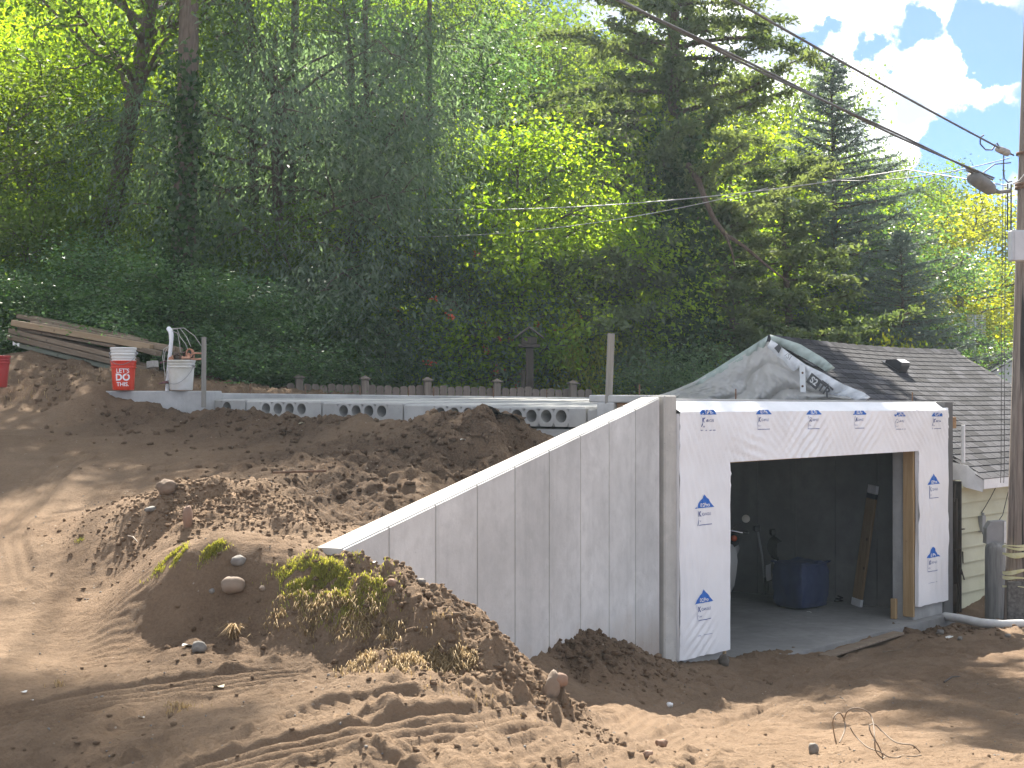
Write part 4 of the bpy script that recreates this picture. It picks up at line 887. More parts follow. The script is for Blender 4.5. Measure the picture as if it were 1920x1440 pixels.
for i, (x, y, w) in enumerate(((292, 663, 40), (308, 655, 44))):
    b = MB(); a, c = P(x - w, y - 12, 21.6 + .3 * i), P(x + 6, y, 21.3 + .3 * i); b.bar(a, c, .11, .07, ch=.006)
    b.thing('timber', M_tim, (a + c) / 2, ('short timber end sticking out right of the pile toward the white pipe', 'second timber end sticking out higher right of the pile behind the white pipe')[i], 'timber', 'timbers of the sloping pile')
b = MB(); b.bar(P(280, 684, 21.2), P(292, 682, 21.1), .10, .09, ch=.006); b.thing('timber_offcut', wood('pale_offcut', (.30, .28, .25), (.40, .38, .34), 'X'), P(286, 683, 21.1), 'pale square timber offcut at the lower right end of the pile', 'offcut')
b = MB(); b.grid([P(24 + 12 * u, 640 + 6 * u + 5 * v + 3 * math.sin(5 * u + v), 21.6) for v in (0, 1) for u in (0, .5, 1)], 3, 2); b.add([Vector(v) + Vector((0, .004, .002)) for v in b.v], b.f); b.thing('paper_scrap', M_wpl, P(30, 643, 21.6), 'white paper scrap under the left end of the timber pile', 'litter', recalc=False)

# ------------------------------------------------------------------ inside the garage
FZ = -2.912
def inside(px, py):
    Z = (FZ) * F / (HY - py); return Vector(((px - CX) / F * Z, Z, FZ))
# navy cube
q = inside(1508, 1146); bx = empty('storage_cube', q, 'navy blue fabric storage cube with a sagging lid on the garage floor', 'storage box')
M_navyf = simple('navy_fabric', (.016, .027, .078), (.026, .042, .105), 8, .8, 90, .3)
def softbox(c, sx, sy, sz, rz, sag=0.0, n=12):
    b = MB(); Mr = Matrix.Rotation(rz, 3, 'Z')
    def mp(p):
        v_ = [(q_ - .5) * 2 for q_ in p]; n8 = sum(abs(q_) ** 9 for q_ in v_) ** (1 / 9); x, y, z = [q_ / n8 / 2 + .5 for q_ in v_]; bul = .018 * (1 - (2 * z - 1) ** 2)
        wx =   .022 * float(fbm(y * 4 + 2, z * 5, 3, 91)); wy = .022 * float(fbm(x * 5, z * 5, 3, 92))
        X = (x - .5) * (sx + 2 * bul) + wx * (1 if p[0] in (0, 1) else 0); Y = (y - .5) * (sy + 2 * bul) + wy * (1 if p[1] in (0, 1) else 0)
        Zz = z * sz
        if p[2] > .94: Zz += -sag * math.sin(math.pi * x) * math.sin(math.pi * y) + .02 * float(fbm(x * 3, y * 3, 3, 93))
        return Vector(c) + Mr @ Vector((X, Y, Zz))
    g = [i / n for i in range(n + 1)]
    for f in range(6):
        a = f // 2; s = f % 2; pts = []
        for v in g:
            for u in g:
                p = [0, 0, 0]; p[a] = s; p[(a + 1) % 3] = u; p[(a + 2) % 3] = v; pts.append(mp(p))
        b.grid(pts, n + 1, n + 1)
    return b, Mr
cc = q + Vector((.02, .36, .01)); b, Mr = softbox(cc, .56, .50, .62, R(40), .03); b.build('body', M_navyf, bx, recalc=False)
b = MB(); ex_v, ey_v = Mr.col[0], Mr.col[1]
for (x0, y0), (x1, y1) in (((-.29, -.26), (.29, -.26)), ((.29, -.26), (.29, .26)), ((-.29, -.26), (-.29, .26)), ((-.29, .26), (.29, .26))):
    b.tube([cc + ex_v * (x0 + (x1 - x0) * k) + ey_v * (y0 + (y1 - y0) * k) + UZ * (.60 - .02 * math.sin(k * 3.14) + .004 * math.sin(k * 20)) for k in np.linspace(0, 1, 12)], .009, 6)
b.build('piping', M_navyf, bx)
b = MB(); b.grid([q + Vector((.02 + .06 * u - .01 * v, -.06 - .03 * v - .02 * u, .004 + .006 * math.sin(u * 5))) for v in (0, 1) for u in (0, .5, 1)], 3, 2); b.add([Vector(v) + UZ * .003 for v in b.v], b.f); b.thing('paper_scrap', M_wpl, q + Vector((.05, -.06, 0)), 'small white scrap on the garage floor in front of the navy cube', 'litter', recalc=False)
# pressure washer behind the cube
q = inside(1462, 1116); pw = empty('pressure_washer', q, 'black pressure washer on a wheeled frame with coiled hose behind the navy cube', 'pressure washer')
M_blkp = simple('black_plastic', (.022, .022, .025), (.04, .04, .043), 10, .35); M_tubem = simple('grey_tube', (.22, .22, .22), rough=.35, metal=.6); M_blkr = simple('black_rubber', (.015, .015, .015), rough=.7)
for sx in (-1, 1):
    b = MB(); b.tube([q + Vector((sx * .15 - .05, .02, .12)), q + Vector((sx * .15 - .08, .10, .55)), q + Vector((sx * .15 - .14, .16, .92))], .014, 8); b.build('frame_tube', M_tubem, pw)
b = MB(); b.tube([q + Vector((-.31, .16, .92)), q + Vector((.03, .16, .93))], .018, 10); b.box(q + Vector((-.30, .14, .92)), (.10, .07, .09), .3, .012); b.build('handle', M_blkp, pw)
b = MB(); b.box(q + Vector((0, .02, .28)), (.26, .22, .22), .2, .03); b.lathe([(.085, 0), (.09, .02), (.09, .16), (.06, .2)], q + Vector((.02, .02, .38)), 18); b.box(q + Vector((-.01, -.04, .47)), (.17, .10, .05), .1, .015, 1); b.build('motor', [M_blkp, M_white], pw)
for sx in (-1, 1):
    b = MB(); b.lathe([(.05, -.025), (.115, -.028), (.125, -.012), (.125, .012), (.115, .028), (.05, .025)], q + Vector((sx * .19, .05, .125)), 22, M=Matrix.Rotation(R(90), 3, 'Y')); b.build('wheel', M_blkr, pw)
b = MB()
b.box(q + Vector((.0, .04, .66)), (.24, .14, .32), .25, .03); b.box(q + Vector((-.05, .02, .88)), (.18, .10, .10), .1, .02)
for k in range(7): b.tube([q + Vector((-.04 + .016 * k + (.13 + .008 * k) * math.cos(t), -.01 - .012 * k, .68 + .15 * math.sin(t) - .01 * k)) for t in np.linspace(0, 6.28, 22)], .0095, 6)
b.tube([q + Vector((.06, 0, .78)), q + Vector((.16, -.02, .72)), q + Vector((.27, -.02, .58)), q + Vector((.32, .0, .40)), q + Vector((.25, .0, .25))], .0095, 6); b.build('hose', M_blkr, pw)
b = MB(); b.tube([q + Vector((-.10, .10, .98)), q + Vector((.02, .08, .86)), q + Vector((.10, .06, .70)), q + Vector((.16, .05, .45))], .012, 8); b.build('spray_wand', M_blkp, pw)
b = MB(); b.grid([q + Vector((-.20 + .07 * u - .02 * v + .03 * v * v, -.05 - .02 * math.sin(u * 3), .42 - .22 * v + .03 * u)) for v in np.linspace(0, 1, 5) for u in np.linspace(0, 1, 4)], 4, 5); b.add([Vector(v) + Vector((0, .012, 0)) for v in b.v], b.f); b.thing('plastic_bag', simple('cloudy_bag', (.45, .45, .46), rough=.4), q + Vector((-.2, -.05, .2)), 'cloudy plastic bag hanging left of the navy cube on the pressure washer', 'bag', recalc=False)
# scooter: leg shield, front wheel and bars face the doorway
q = inside(1343, 1128); st_ = empty('scooter', q, 'white step-through scooter with round mirror parked inside the doorway on the left', 'scooter')
fw = Vector((-.33, -.944, 0)); rt = Vector((.944, -.33, 0))     # faces out of the garage
def S(f_, r_, z): return q + fw * f_ + rt * r_ + UZ * z
M_cream = simple('cream_paint', (.62, .62, .58), rough=.25, spec=.5); M_chrome = simple('chrome', (.6, .6, .6), rough=.15, metal=1.0); M_orange = simple('orange_lens', (.55, .10, .03), rough=.2)
Mw = Matrix((rt, fw, UZ)).transposed() @ Matrix.Rotation(R(90), 3, 'Y')
for f_, nm in ((.12, 'front_wheel'), (-1.08, 'rear_wheel')):
    b = MB(); b.lathe([(.19, -.03), (.235, -.033), (.26, -.018), (.262, 0), (.26, .018), (.235, .033), (.19, .03)], S(f_, 0, .262), 30, 0, Mw, cap=False); b.lathe([(.19, -.02), (.175, -.012), (.175, .012), (.19, .02)], S(f_, 0, .262), 30, 1, Mw, cap=False); b.lathe([(0, -.05), (.05, -.045), (.05, .045), (0, .05)], S(f_, 0, .262), 14, 1, Mw)
    for k in range(10): a = math.pi * 2 * k / 10; b.bar(S(f_, 0, .262), S(f_ + .185 * math.cos(a), 0, .262 + .185 * math.sin(a)), .006, .006, mi=1)
    b.build(nm, [M_blkr, M_chrome], st_)
b = MB()
for sr in (-1, 1): b.tube([S(.13, sr * .075, .26), S(.05, sr * .07, .62), S(-.06, sr * .05, .86)], .02, 8)
b.build('fork', M_chrome, st_)
b = MB(); pts = []                                               # fender
for i in range(11):
    a = R(20 + 150 * i / 10)
    for k in range(5): c = (k - 2) / 2; pts.append(S(.12 + math.cos(a) * (.30 - .05 * c * c), c * .065, .262 + math.sin(a) * (.30 - .05 * c * c)))
b.grid(pts, 5, 11); b.build('front_fender', M_cream, st_, recalc=False)
for sr in (-1, 1):                                               # leg shield halves
    b = MB(); pts = []; prof = [(.16, .13), (.20, .22), (.235, .38), (.25, .55), (.235, .68), (.18, .77), (.10, .81)]
    for w, z in prof:
        for k in range(7): c = k / 6; pts.append(S(-.02 + .08 * math.sin(c * 1.4) - .26 * c * c - .10 * (z - .5) + (.0 if z > .25 else -.06), sr * (.055 + (w - .055) * c), z - .02 * c))
    b.grid(pts, 7, 7); b.add([Vector(v) - fw * .012 for v in b.v], b.f, 0, True); b.build('leg_shield', M_cream, st_, recalc=False)
b = MB(); b.tube([S(-.14, -.33, .93), S(-.08, -.2, .96), S(-.06, 0, .95), S(-.08, .2, .96), S(-.14, .33, .93)], [.016, .013, .02, .013, .016], 10); b.build('handlebar', M_chrome, st_)
for sr in (-1, 1):
    b = MB(); b.tube([S(-.16, sr * .30, .94), S(-.20, sr * .40, .925)], .02, 10); b.bar(S(-.06, sr * .2, .945), S(-.04, sr * .36, .93), .012, .008); b.build('grip', M_blkr, st_)
    b = MB(); b.lathe([(.0, -.02), (.035, -.012), (.043, .01), (.03, .035), (0, .042)], S(-.02, sr * .24, .865), 14, 0, Matrix((rt, UZ, -fw)).transposed() @ Matrix.Rotation(math.pi, 3, 'Y')); b.build('turn_signal', M_orange, st_)
    b = MB(); b.tube([S(-.09, sr * .20, .97), S(-.10, sr * .23, 1.02), S(-.11, sr * .34, 1.09)], .006, 8); b.build('mirror_stalk', M_chrome, st_)
    b = MB(); b.lathe([(0, -.014), (.045, -.012), (.054, -.004), (.054, .006), (.048, .012), (0, .012)], S(-.10, sr * .385, 1.125), 24, 0, Matrix((rt, UZ, -fw)).transposed()); b.build('mirror', simple('mirror_back', (.58, .57, .50), rough=.3), st_)
b = MB(); b.lathe([(0, .10), (.07, .09), (.09, .04), (.085, -.06), (.05, -.1)], S(.02, 0, .90), 22, 0, Matrix((rt, UZ, fw)).transposed()); b.build('headlamp_shell', M_blkp, st_)
b = MB(); b.lathe([(.075, .088), (.06, .105), (0, .112)], S(.02, 0, .90), 20, 0, Matrix((rt, UZ, fw)).transposed()); b.build('headlight', simple('lens', (.6, .6, .6), rough=.1), st_)
b = MB(); b.tube([S(-.15, 0, .62), S(-.30, 0, .42), S(-.62, 0, .44), S(-.85, 0, .60), S(-1.25, 0, .62)], [.07, .085, .12, .13, .09], 12); b.box(S(-.55, 0, .30), (.2, .34, .2), math.atan2(fw.y, fw.x) + 1.57, .03); b.build('body', M_cream, st_)
b = MB(); b.tube([S(-.50, 0, .70), S(-.7, 0, .735), S(-1.0, 0, .75), S(-1.2, 0, .73)], [.06, .12, .13, .08], 12); b.build('seat', M_blkr, st_)
b = MB(); b.tube([S(-.5, -.1, .28), S(-.5, -.2, 0.02)], .012, 8); b.build('stand', M_chrome, st_)
# leaning plank against the right inner wall
q = inside(1606, 1136); top = P(1638, 910, 20.5); lp = empty('leaning_plank', q, 'brown plank with white painted ends leaning on the inner garage wall', 'plank')
dirp = (top - q).normalized(); side = (GD * -.45 + GI * -.9).normalized(); side = (side - dirp * side.dot(dirp)).normalized(); nr = dirp.cross(side); ln = (top - q).length
b = MB(); b.fbox(q, side, nr, dirp, (-.10, .10), (-.02, .02), (.10, ln - .18), .004); b.build('board', wood('brown_plank', (.20, .125, .06), (.30, .20, .105), 'Z'), lp)
b = MB(); b.fbox(q, side, nr, dirp, (-.105, .105), (-.022, .022), (0, .10), .004); b.build('painted_end', M_white, lp)
b = MB(); b.fbox(q, side, nr, dirp, (-.10, .10), (-.02, .02), (ln - .11, ln), .004); b.build('painted_end', M_white, lp)
b = MB(); b.fbox(q, side, nr, dirp, (-.102, .102), (-.021, .021), (ln - .178, ln - .112), .003); b.build('tape_band', M_blkp, lp)
q = inside(1580, 1128); b = MB()
for k in range(4): b.tube([q + Vector((.11 * math.cos(t + k) * (1 - .1 * k), .08 * math.sin(t + k), .012 + .02 * k + .01 * math.sin(3 * t))) for t in np.linspace(0, 6.28, 20)], .010, 6)
b.tube([q + Vector((-.05, .05, .06)), q + Vector((0, .1, .16)), q + Vector((.08, .1, .10)), q + Vector((.14, .02, .02))], .010, 6)
b.thing('coiled_cord', M_blkr, q, 'black cord coiled on the garage floor right of the navy cube', 'cord')

# ------------------------------------------------------------------ pole, cables
PZ = 19.35
pole = empty('utility_pole', P(1907, 1162, PZ), 'tall weathered wooden utility pole at the right edge carrying cables', 'utility pole')
def mat_pole():
    m, nt, bs, out = mat_base('old_pole')
    st = (10, 10, .5); col = mixc(nt, rng_(nt, noise(nt, 2.4, 7, .7, stretch=st, dist=.8), .32, .70), (.13, .098, .078), (.33, .27, .225))
    col = mixc(nt, rng_(nt, noise(nt, 1.0, 5, .6, stretch=(7, 7, .22)), .50, .56, 0, .95), col, (.018, .015, .014))
    L(nt, col, bs.inputs['Base Color']); bs.inputs['Roughness'].default_value = .9; bump(nt, bs, noise(nt, 3, 7, .7, stretch=st), .9, .02); return m
b = MB(); pa, pt = P(1908, 1185, PZ), P(1958, -520, PZ)
b.tube([pa + (pt - pa) * k + Vector((.006 * math.sin(k * 9), 0, 0)) for k in np.linspace(0, 1, 24)], [.175 - .05 * k for k in np.linspace(0, 1, 24)], 28); b.build('shaft', mat_pole(), pole)
M_pbox = simple('pale_grey_cabinet', (.42, .43, .45), (.50, .51, .53), 5, .5)
b = MB(); c = P(1925, 461, PZ - .28); b.box(c, (.42, .16, .375), 0, .012); b.build('cabinet', M_pbox, pole)
b = MB(); b.box(P(1899, 461, PZ - .364), (.014, .01, .34), 0, .003); b.box(P(1917, 461, PZ - .364), (.19, .008, .35), 0, .003); b.build('cabinet_door', M_pbox, pole)
b = MB()
for x in (1889.5, 1896): b.tube([P(x, 345, PZ - .14), P(x - .5, 432, PZ - .16)], .009, 6)
b.build('cable_ladder', M_blkp, pole)
for (y, r_) in ((288, .16), (346, .165), (352, .165)): b = MB(); b.lathe([(r_ - .012, -.02), (r_, -.018), (r_, .018), (r_ - .012, .02)], P(1930 - (y - 288) * .02, y, PZ), 28, cap=False); b.build('steel_band', M_rust, pole)
b = MB(); b.box(P(1908, 1128, PZ - .19), (.26, .05, .5), 0, .01); b.build('guard_plate', simple('black_guard', (.06, .055, .05), (.15, .14, .13), 30, .9, 60, .8), pole)
M_cab = simple('cable_sheath', (.05, .05, .055), (.10, .10, .10), 14, .55); M_cabp = simple('pale_cable', (.30, .30, .28), (.40, .40, .38), 20, .5)
def sag(a, b_, s, n=26): return [a + (b_ - a) * k - UZ * (4 * s * k * (1 - k)) for k in np.linspace(0, 1, n)]
def cable(pts, r, label, mat=M_cab, name='cable', n=7, group=None):
    b = MB(); b.tube(pts, r, n); return b.thing(name, mat, pts[len(pts) // 2], label, 'cable', group)
p0 = P(1896, 350, PZ); q0 = P(1205, -2, 12.0); dl = q0 - p0
e = empty('cable', (p0 + q0) / 2, 'thick twisted pair of black cables sagging from upper left down to the large splice case', 'cable')
far = q0 + dl * .9
def sagp(k, s): return p0 + (far - p0) * k - UZ * (s * 4 * k * (1 - k))
ks = np.linspace(0, 1, 80); tgt = sagp(.526, 0)
for ph in (0, math.pi):
    b = MB(); b.tube([sagp(k, .10) + Vector((.0, 0, 1)) * (.013 * math.cos(k * 16 + ph)) + Vector((0.013 * math.sin(k * 16 + ph), 0, 0)) for k in np.linspace(.04, 1, 150)], .0115, 7); b.build('strand', M_cab, e)
p1 = P(1900, 291, PZ); q1 = P(1395, -2, 12.5); far1 = q1 + (q1 - p1) * .9
cable(sag(p1, far1, .06), .012, 'single black cable above the twisted pair, running from upper left to the small splice')
b = MB(); cpts = [(1845, 253), (1838, 258), (1838, 270), (1848, 281), (1860, 281), (1866, 272), (1869, 268), (1878, 282)]
b.tube([P(x, y, PZ - .5) for x, y in cpts], .010, 7); b.thing('cable_loop', M_cab, P(1850, 270, PZ - .5), 'small drooping cable loop under the upper cable beside the pole', 'cable')
M_case = simple('splice_plastic', (.10, .105, .10), (.17, .17, .165), 10, .6)
b = MB(); a, c = P(1823, 326, PZ - 1.0), P(1860, 352, PZ - .7); d = (c - a).normalized(); Mq = d.to_track_quat('Z', 'Y').to_matrix(); ln = (c - a).length
b.lathe([(.02, -.03), (.075, 0), (.088, .03), (.088, ln * .55), (.078, ln * .9), (.05, ln), (.03, ln + .05)], a + UZ * -.03, 14, M=Mq); b.tube([a - d * .12, a + UZ * .02], .02, 8); b.tube([c, c + d * .15, P(1893, 358, PZ - .2)], .024, 8)
b.thing('splice_case', M_case, a, 'large dark splice case hanging on the twisted cable pair by the pole', 'cable splice')
b = MB(); a, c = P(1873, 280, PZ - .5), P(1898, 290, PZ - .25); d = (c - a).normalized(); b.lathe([(.02, -.05), (.04, -.03), (.042, .05), (.03, .06), (.045, .07), (.045, .22), (.02, .25)], a, 12, M=d.to_track_quat('Z', 'Y').to_matrix()); b.thing('splice_case', simple('pale_splice', (.24, .235, .22), (.34, .33, .31), 10, .6), a, 'small pale splice on the upper cable beside the pole', 'cable splice')
cable(sag(P(1893, 296, PZ), P(1560, 338, 23), .10) , .006, 'thin dark wire running left from the pole just above the bright wire')
cable([P(1890, 348, PZ - .1)] + sag(P(1700, 318, 21), P(700, 389, 27), .22), .0075, 'long pale service wire crossing in front of the trees at mid height', M_cabp)
cable(sag(P(1440, 352, 23), P(735, 444, 26.5), .20), .006, 'lower pale service wire crossing in front of the berry tree', M_cabp)
cable(sag(P(1500, -8, 30), P(830, 88, 34), .10), .008, 'faint grey wire crossing the top of the trees', M_cabp)
cable([P(1895, 305, PZ), P(1865, 308, PZ - .2), P(1846, 322, PZ - .4), P(1838, 328, PZ - .5)], .008, 'short curved wire between the pole and the large splice case')
cable([P(1882, 290, PZ - .3), P(1882, 318, PZ - .3), P(1883, 335, PZ - .3), P(1890, 342, PZ - .2), P(1897, 340, PZ - .1)], .008, 'short wire hanging down from the small pale splice')
cable([P(1899, 345, PZ - .16), P(1912, 338, PZ - .18), P(1930, 315, PZ - .2)], .008, 'pale wire curving across the pole face above the cabinet', M_cabp)
for i, (x, x2) in enumerate(((1881, 1878), (1886, 1884))): cable([P(x, 300 + i * 60, PZ - .25), P(x2, 620, PZ - .2), P(x2 - 1, 880, PZ - .15), P(x2 - 2, 905, PZ + .6)], .004, ('thin vertical drop wire left of the pole reaching the eave', 'thin vertical drop wire closest to the pole shaft')[i])
# caution tape
M_tape = simple('faded_tape', (.50, .47, .22), (.62, .60, .40), 14, .5)
tp = empty('caution_tape', P(1908, 1060, PZ - .2), 'faded yellow caution tape wound loosely around the foot of the pole', 'caution tape')
for i, (y0, y1, w) in enumerate(((1024, 1014, .03), (1026, 1024, .025), (1038, 1036, .045), (1073, 1060, .035), (1080, 1082, .03), (1097, 1096, .018))):
    b = MB(); n = 16; pts = []
    for v in (0, 1):
        for k in range(n): u = k / (n - 1); a = R(-78 + 156 * u); pts.append(P(1908, y0 + (y1 - y0) * u, PZ) + Vector((math.sin(a) * .21, -math.cos(a) * .225, (v - .5) * w * (1 - .5 * math.sin(u * 7 + i)) + .01 * math.sin(u * 9 + i))))
    b.grid(pts, n, 2); b.add([Vector(v) + Vector((0, -.003, 0)) for v in b.v], b.f, 0, True); b.build('tape_strip', M_tape, tp, recalc=False)
# cylinder, hood, white hose
q = P(1866, 1158, 20.1); b = MB(); b.lathe([(.128, 0), (.13, .02), (.13, .86), (.125, .92), (.10, .965), (.05, .985), (0, .99)], q, 30)
b.thing('steel_cylinder', simple('weathered_cylinder', (.14, .145, .145), (.26, .26, .25), 5, .6, stretch=(6, 6, .6)), q, 'tall weathered grey steel cylinder with domed top between siding and pole', 'cylinder')
q = P(1868, 1020, 20.05); b = MB(); pr = [(-.12, 0), (.13, 0), (.13, .30), (-.06, .29), (-.115, .20)]; b.prism([q + Vector((x, .02, z)) for x, z in pr], Vector((0, .16, 0))); b.box(q + Vector((.118, .012, .15)), (.03, .01, .28), 0, .003, 1)
b.thing('metal_hood', [simple('hood_metal', (.24, .245, .255), (.30, .305, .315), 6, .5), M_white], q, 'grey box-shaped metal hood above the steel cylinder', 'hood')
b = MB(); b.tube([P(x, y, z) for x, y, z in ((1772, 1156, 19.7), (1800, 1160, 19.3), (1840, 1168, 18.9), (1880, 1171, 18.8), (1920, 1170, 18.7), (1990, 1178, 18.6))], .055, 14); b.thing('drain_hose', simple('white_hose', (.50, .50, .48), (.62, .62, .61), 7, .5), P(1850, 1168, 18.9), 'thick white drain hose lying on the dirt from garage to pole', 'hose')

# ------------------------------------------------------------------ fence, bird feeder, far house, antenna
M_pick = wood('fence_wood', (.15, .12, .095), (.24, .195, .16), 'Z', orand=.18); M_post = wood('fence_post_wood', (.17, .138, .11), (.26, .215, .18), 'Z', knots=False)
FA, FB = P(545, 719, 23.7), P(1130, 731, 25.0); fe = (FB - FA).normalized(); fnm = Vector((-fe.y, fe.x, 0)).normalized()
fence = empty('picket_fence', FA + Vector((0, 0, -1.7)), 'brown wooden picket fence with capped posts behind the slab', 'fence')
pk = MB(); pk.prism([Vector((-.058, 0, -1.6)), Vector((.058, 0, -1.6)), Vector((.058, 0, -.03)), Vector((.036, 0, 0)), Vector((-.036, 0, 0)), Vector((-.058, 0, -.03))], Vector((0, .02, 0))); pkm = pk.mesh('picket', M_pick, recalc=True)
n = int((FB - FA).length / .126)
for i in range(n): place('picket', pkm, fence, rotm(fe, fnm, UZ, FA + fe * (.126 * i) + UZ * random.gauss(0, .012) - fence.location))
for px in (560, 683, 800, 930, 1072):
    r = (px - CX) / F; t = (r * FA.y - FA.x) / (fe.x - r * fe.y); q = FA + fe * t - fnm * .06
    b = MB(); b.fbox(q, fe, fnm, UZ, (-.055, .055), (-.055, .055), (-1.6, .08), .006); o_ = b.build('post', M_post, fence); b = MB(); b.fbox(q, fe, fnm, UZ, (-.08, .08), (-.08, .08), (.085, .105), .004)
    vs = [q + fe * x + fnm * y + UZ * z for x, y, z in ((-.07, -.07, .107), (.07, -.07, .107), (.07, .07, .107), (-.07, .07, .107), (0, 0, .15))]; b.add(vs, [(0, 1, 4), (1, 2, 4), (2, 3, 4), (3, 0, 4)]); b.build('post_cap', M_post, o_)
for z in (-.35, -1.3):
    b = MB(); b.fbox(FA + UZ * z + fnm * .022, fe, fnm, (UZ - fe * fe.z).normalized(), (0, (FB - FA).length), (0, .04), (-.045, .045)); b.build('rail', M_post, fence)
q = P(992, 722, 25.7); bf = empty('bird_feeder', q + UZ * -1.2, 'dark wooden bird feeder on a thick post behind the fence', 'bird feeder')
M_dkw = wood('dark_post_wood', (.045, .036, .028), (.09, .07, .058), 'Z')
b = MB(); b.fbox(q, (1, 0, 0), (0, 1, 0), UZ, (-.055, .075), (-.06, .06), (-1.3, .62), .006); b.fbox(q, (1, 0, 0), (0, 1, 0), UZ, (-.13, -.06), (-.05, .05), (-1.3, .25), .006); b.build('post', M_dkw, bf)
b = MB(); b.box(q + UZ * .65, (.36, .32, .05), 0, .008); b.box(q + UZ * .74, (.26, .22, .12), 0, .006); b.build('tray', M_dkw, bf)
b = MB()
for s in (-1, 1): b.fbox(q + UZ * .95, Vector((s * .8, 0, -.6)).normalized(), (0, 1, 0), Vector((s * .6, 0, .8)).normalized(), (-.01, .30), (-.2, .2), (0, .02), .004)
b.build('roof', wood('grey_roof_wood', (.12, .10, .085), (.20, .17, .15), 'Y'), bf)
nh = empty('neighbour_house', P(1900, 800, 44), 'white gabled house with dark roof beyond the shingle roof at right', 'house')
a, c = P(1846, 700, 44), P(1925, 655, 44); M_nw = simple('pale_siding', (.55, .57, .58), (.62, .64, .65), 3, .6)
b = MB(); b.prism([P(1852, 820, 44), P(2060, 820, 44), P(2060, 650, 44), P(1925, 662, 44), P(1852, 703, 44)], Vector((0, 4, 0))); b.build('wall', M_nw, nh)
b = MB(); b.bar(P(1838, 706, 43.7), P(1930, 654, 43.7), .03, .24, up=(0, 1, 0)); b.build('rake_trim', M_white, nh)
b = MB(); b.prism([P(1840, 702, 43.8), P(1930, 651, 43.8), P(1925, 674, 47), P(1800, 676, 50), P(1795, 700, 47)], UZ * .08); b.build('roof', M_felt, nh)
b = MB(); q = P(1858, 684, 45); b.prism([q + Vector((-.16, -.2, -.08)), q + Vector((.16, -.2, -.08)), q + Vector((.16, -.2, .02)), q + Vector((-.06, -.2, .08)), q + Vector((-.16, -.2, .02))], Vector((0, .4, 0))); b.build('roof_vent', M_ventt, nh)
q = P(1827, 705, 43); an = empty('tv_antenna', q, 'grid-shaped television antenna on a tripod mast beyond the roof', 'antenna'); M_alu = simple('aluminium', (.42, .45, .45), rough=.35, metal=.5)
b = MB(); b.tube([q, P(1828, 592, 43)], .022, 8); b.build('mast', M_alu, an)
for (x, y) in ((1814, 668), (1838, 686), (1822, 690)): b = MB(); b.tube([P(1826, 647, 43), P(x, y, 43)], .016, 6); b.build('leg', M_alu, an)
for i in range(14): y = 591 + i * 3.1; b = MB(); b.tube([P(1812 + (i % 3), y, 43), P(1849 - (i % 2), y, 43)], .010, 6); b.build('rod', M_alu, an)
for x in (1824, 1830, 1841): b = MB(); b.tube([P(x, 590, 43.05), P(x, 632, 43.05)], .012, 6); b.build('boom', M_alu, an)
# ------------------------------------------------------------------ trees
def leaves_to_mesh(name, c, ax, nr, ln, wd, tint, mat, extra=None):
    """folded four-point leaves: c centres, ax axes, nr normals"""
    n = len(c); ax = ax / (np.linalg.norm(ax, axis=1, keepdims=True) + 1e-9)
    sd = np.cross(ax, nr); sd /= (np.linalg.norm(sd, axis=1, keepdims=True) + 1e-9); up = np.cross(sd, ax)
    h = ln[:, None]; w = wd[:, None]
    v = np.empty((n, 4, 3)); v[:, 0] = c - ax * h * .5; v[:, 1] = c - sd * w * .5 + up * w * .16 + ax * h * .04; v[:, 2] = c + ax * h * .5 - up * h * .10; v[:, 3] = c + sd * w * .5 + up * w * .16 + ax * h * .04
    me = bpy.data.meshes.new(name); me.vertices.add(n * 4); me.vertices.foreach_set('co', v.astype(np.float32).ravel())
    me.loops.add(n * 4); me.loops.foreach_set('vertex_index', np.arange(n * 4, dtype=np.int32)); me.polygons.add(n); me.polygons.foreach_set('loop_start', np.arange(0, n * 4, 4, dtype=np.int32))
    me.update(calc_edges=True)
    A = me.attributes.new('tint', 'FLOAT', 'FACE'); A.data.foreach_set('value', np.clip(tint, 0, 1).astype(np.float32))
    for m in (mat if isinstance(mat, (list, tuple)) else [mat]): me.materials.append(m)
    if extra is not None: me.polygons.foreach_set('material_index', extra.astype(np.int32))
    return me
def unit(n, r): v = r.normal(size=(n, 3)); return v / np.linalg.norm(v, axis=1, keepdims=True)
def curve(p, d, l, r, up=.15, wob=.12, n=5):
    out = [p.copy()]; d = d / np.linalg.norm(d)
    for i in range(n):
        d = d + np.array([0, 0, up / n]) + r.normal(size=3) * wob / n ** .5; d /= np.linalg.norm(d); out.append(out[-1] + d * l / n)
    return np.array(out)
M_bark = simple('bark', (.085, .066, .05), (.18, .145, .115), 7, .95, 12, .8, .03, stretch=(5, 5, .8)); M_barkr = simple('reddish_bark', (.06, .04, .03), (.14, .10, .075), 7, .95, 12, .8, .03, stretch=(5, 5, .8))
